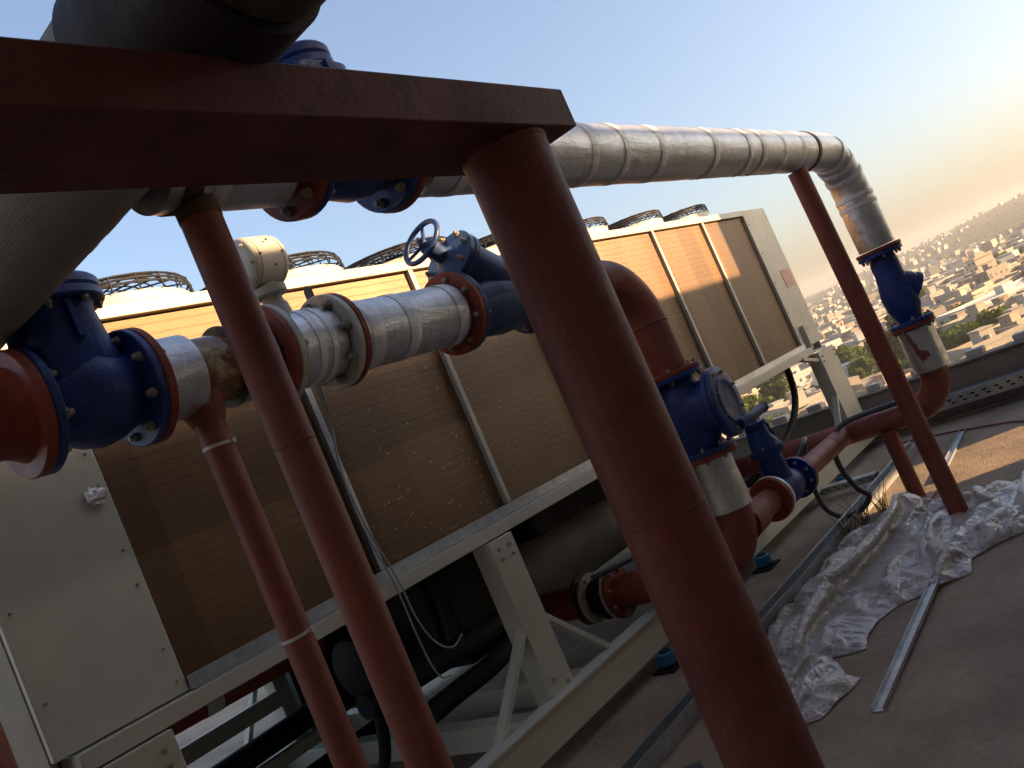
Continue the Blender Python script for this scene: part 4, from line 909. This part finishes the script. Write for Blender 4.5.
def tree_meshes(seed, h, r, n):
    rr = random.Random(seed); t = MB(); t.tube([(0, 0, -1), (.1, 0, h*.3), (.15, .1, h*.6)], [.28, .2, .09], 7); cl = []
    for i in range(11):
        a = rr.uniform(0, 6.28); q = Vector((math.cos(a)*r*rr.uniform(.25, .8), math.sin(a)*r*rr.uniform(.25, .8), h*rr.uniform(.45, .9))); cl.append((q, r*rr.uniform(.25, .5)))
        t.tube([(.1, 0, h*rr.uniform(.25, .45)), q*.6+Vector((0, 0, h*.2)), q], [.1, .06, .02], 5)
    bmesh.ops.recalc_face_normals(t.bm, faces=t.bm.faces); tm = bpy.data.meshes.new('trunk'); t.bm.to_mesh(tm); t.bm.free(); tm.materials.append(M_BARK)
    L = MB()
    for i in range(n):
        q, cr = cl[rr.randrange(len(cl))]; d = Vector((rr.gauss(0, 1), rr.gauss(0, 1), rr.gauss(0, 1))).normalized()
        p = q + d*cr*rr.random()**.4; p.z = max(p.z, h*.22); s = rr.uniform(.35, .75)
        a = Vector((rr.gauss(0, 1), rr.gauss(0, 1), rr.gauss(0, .6))).normalized()*s; b = a.orthogonal().normalized()*s*rr.uniform(.5, .9)
        L.bm.faces.new([L.bm.verts.new(x) for x in (p-a, p-b*.8, p+a, p+b)])
    lm = bpy.data.meshes.new('crown'); L.bm.to_mesh(lm); L.bm.free(); lm.materials.append(M_LEAF); return tm, lm
TREES = [tree_meshes(3, 9, 5.0, 2600), tree_meshes(8, 7.5, 4.6, 2300), tree_meshes(15, 11, 5.0, 2800), tree_meshes(21, 6, 3.8, 1700)]
def tree(x, y, s, kind, label, group='trees between the houses'):
    t = thing('town_tree', label, 'tree', (x, y, tz(x, y)), group); t.rotation_euler = (0, 0, rng.uniform(0, 6.28)); s *= 1.2 if 'belt' in group else 1; t.scale = (s, s, s*rng.uniform(.85, 1.1))
    for n_, me in zip(('trunk', 'crown'), TREES[kind]):
        o = bpy.data.objects.new(n_, me); COL.objects.link(o); o.parent = t
    placed.append((x, y, 2.5*s)); return t
ntree = 0
NEAR = [(905, 372, 1.25, 0), (925, 366, 1.35, 2), (940, 374, 1.0, 1), (956, 368, 1.05, 0), (972, 360, 1.1, 1), (915, 384, 1.1, 3), (992, 354, 1.0, 0), (1014, 347, .95, 2), (982, 366, .8, 3), (948, 362, .9, 3), (865, 380, 1.35, 0), (880, 372, 1.1, 1), (858, 388, 1.1, 3), (872, 392, 1.1, 1), (850, 372, .9, 3), (895, 395, 1.0, 3),
        (768, 428, 1.2, 1), (752, 434, 1.3, 0), (785, 418, 1.2, 2), (800, 404, 1.1, 0), (806, 395, 1.0, 3), (812, 410, 1.1, 1), (740, 440, 1.1, 3), (640, 480, 1.2, 0), (612, 500, 1.2, 1), (775, 440, 1.0, 3)]
for px, py, s, kd in NEAR:
    p = at_dir(px, py, GZ)
    tree(p.x, p.y, s, kd, 'leafy green tree in the belt just beyond the parapet wall' if px > 840 else 'green tree in the gardens seen through the gap under the chiller', 'trees in the belt beyond the parapet')
# --- houses on an uneven grid
nh = 0; far = MB(); nfar = 0; fartree = MB()
cells = []
for gx in range(-2, 68):
    for gy in range(-28, 55):
        cells.append((gx*14.0+110+rng.uniform(-3.5, 3.5), gy*14.0+rng.uniform(-3.5, 3.5), rng.random()))
cells.sort(key=lambda c: math.hypot(c[0], c[1]))
LABN = ['cream', 'tan', 'white', 'grey']
for x, y, q in cells:
    r = math.hypot(x, y)
    if r < 150 or r > 900: continue
    i = rng.randrange(10); rad = 6.2
    if not free(x, y, rad*.8): continue
    z = tz(x, y)
    if q < .16:
        if visible((x, y, z+4), 5) and ntree < 110: ntree += 1; tree(x, y, rng.uniform(.8, 1.2), rng.randrange(4), 'small green tree growing among the crowded town houses')
        continue
    if q > .93: continue
    if visible((x, y, z+6), 25) and nh < 298:
        o = bpy.data.objects.new('town_house', HOUSES[i]); COL.objects.link(o); o.location = (x, y, z); o.rotation_euler = (0, 0, R(rng.choice((-38, -30, -44, 52, 60, -120, 142)) + rng.uniform(-8, 8)))
        o.scale = (1, 1, rng.choice((.85, 1, 1, 1.15, 1.35)))
        band = 'in the rows nearest the tree belt' if r < 260 else ('in the middle of the town' if r < 460 else 'in the hazy far part of the town')
        kind = ['two storey', 'three storey', 'broad', 'small single storey', 'two storey', 'three storey', 'broad', 'three storey', 'long', 'narrow two storey'][i]
        tag(o, f'{kind} flat roofed town house {band}', 'house', 'flat roofed houses of the town'); nh += 1; placed.append((x, y, 5.5))
    else:
        wx, wy, hh = rng.uniform(7, 13), rng.uniform(7, 13), rng.uniform(4, 11); n0 = len(far.bm.verts)
        far.box((x, y, z+hh/2-1), (wx, wy, hh+2), Matrix.Rotation(R(rng.uniform(0, 90)), 3, 'Z')); nfar += 1
# far houses climbing the hillside: one mass nobody could count
for i in range(6000):
    a = rng.uniform(-.35, 1.3); r = 820 + 2700*rng.random()**1.5; x, y = r*math.cos(a), r*math.sin(a)
    if noise.noise(Vector((x*.0022, y*.0022, 8))) < -.12+.16*max(0, (r-1500)/2000): continue
    z = tz(x, y); s = rng.uniform(7, 13); hh = rng.choice((5, 7, 8, 10, 16 if i % 9 == 0 else 6)); far.box((x, y, z+hh/2-1), (s, s*rng.uniform(.6, 1.4), hh+2), Matrix.Rotation(R(rng.uniform(0, 90)), 3, 'Z'))
k = NT('far_render'); ge = k.add('ShaderNodeNewGeometry'); c = k.ramp(ge.outputs['Random Per Island'], [(0, (0.276, 0.228, 0.174)), (.3, (0.348, 0.300, 0.240)), (.5, (0.240, 0.186, 0.138)), (.7, (0.372, 0.342, 0.300)), (1, (0.420, 0.402, 0.372))]); k.set(**{'Base Color': c, 'Roughness': .9})
tag(far.build('distant_houses', k.m, recalc=False), 'mass of tiny pale houses spreading up the far hazy hillside', 'houses', kind='stuff')
L = MB()
for i in range(2300):
    a = rng.uniform(-.3, 1.25); r = 160 + 3200*rng.random()**1.3; x, y = r*math.cos(a), r*math.sin(a)
    if r < 850 and not free(x, y, 1.5): continue
    z = tz(x, y); s = rng.uniform(2.5, 5.5)
    for j in range(46):
        p = Vector((x, y, z+s*.7)) + Vector((rng.gauss(0, .45), rng.gauss(0, .45), rng.gauss(0, .32)))*s; q = s*rng.uniform(.1, .2)
        u_ = Vector((rng.gauss(0, 1), rng.gauss(0, 1), rng.gauss(0, 1))).normalized()*q; w_ = u_.orthogonal().normalized()*q
        L.bm.faces.new([L.bm.verts.new(t) for t in (p-u_, p-w_, p+u_, p+w_)])
tag(L.build('distant_trees', M_LEAF, recalc=False), 'scattered dark green scrub between the far houses and hills', 'trees', kind='stuff')

# ------------------------------------------------------------------ haze: the air between here and the hills
hz = MB().span(-6800, 6800, -6800, 6800, -140, 140).build('haze', None)
hz.data.materials.clear(); hm = bpy.data.materials.new('air'); hm.use_nodes = True; n = hm.node_tree; n.nodes.remove(n.nodes['Principled BSDF'])
pv = n.nodes.new('ShaderNodeVolumePrincipled'); pv.inputs['Density'].default_value = .00012; pv.inputs['Color'].default_value = (.93, .93, .93, 1); pv.inputs['Anisotropy'].default_value = .25
n.links.new(pv.outputs[0], n.nodes['Material Output'].inputs['Volume']); hz.data.materials.append(hm)
tag(hz, 'thin pale haze hanging over the town and hills', 'haze', kind='stuff')
print('houses', nh, 'far', nfar, 'trees', ntree)
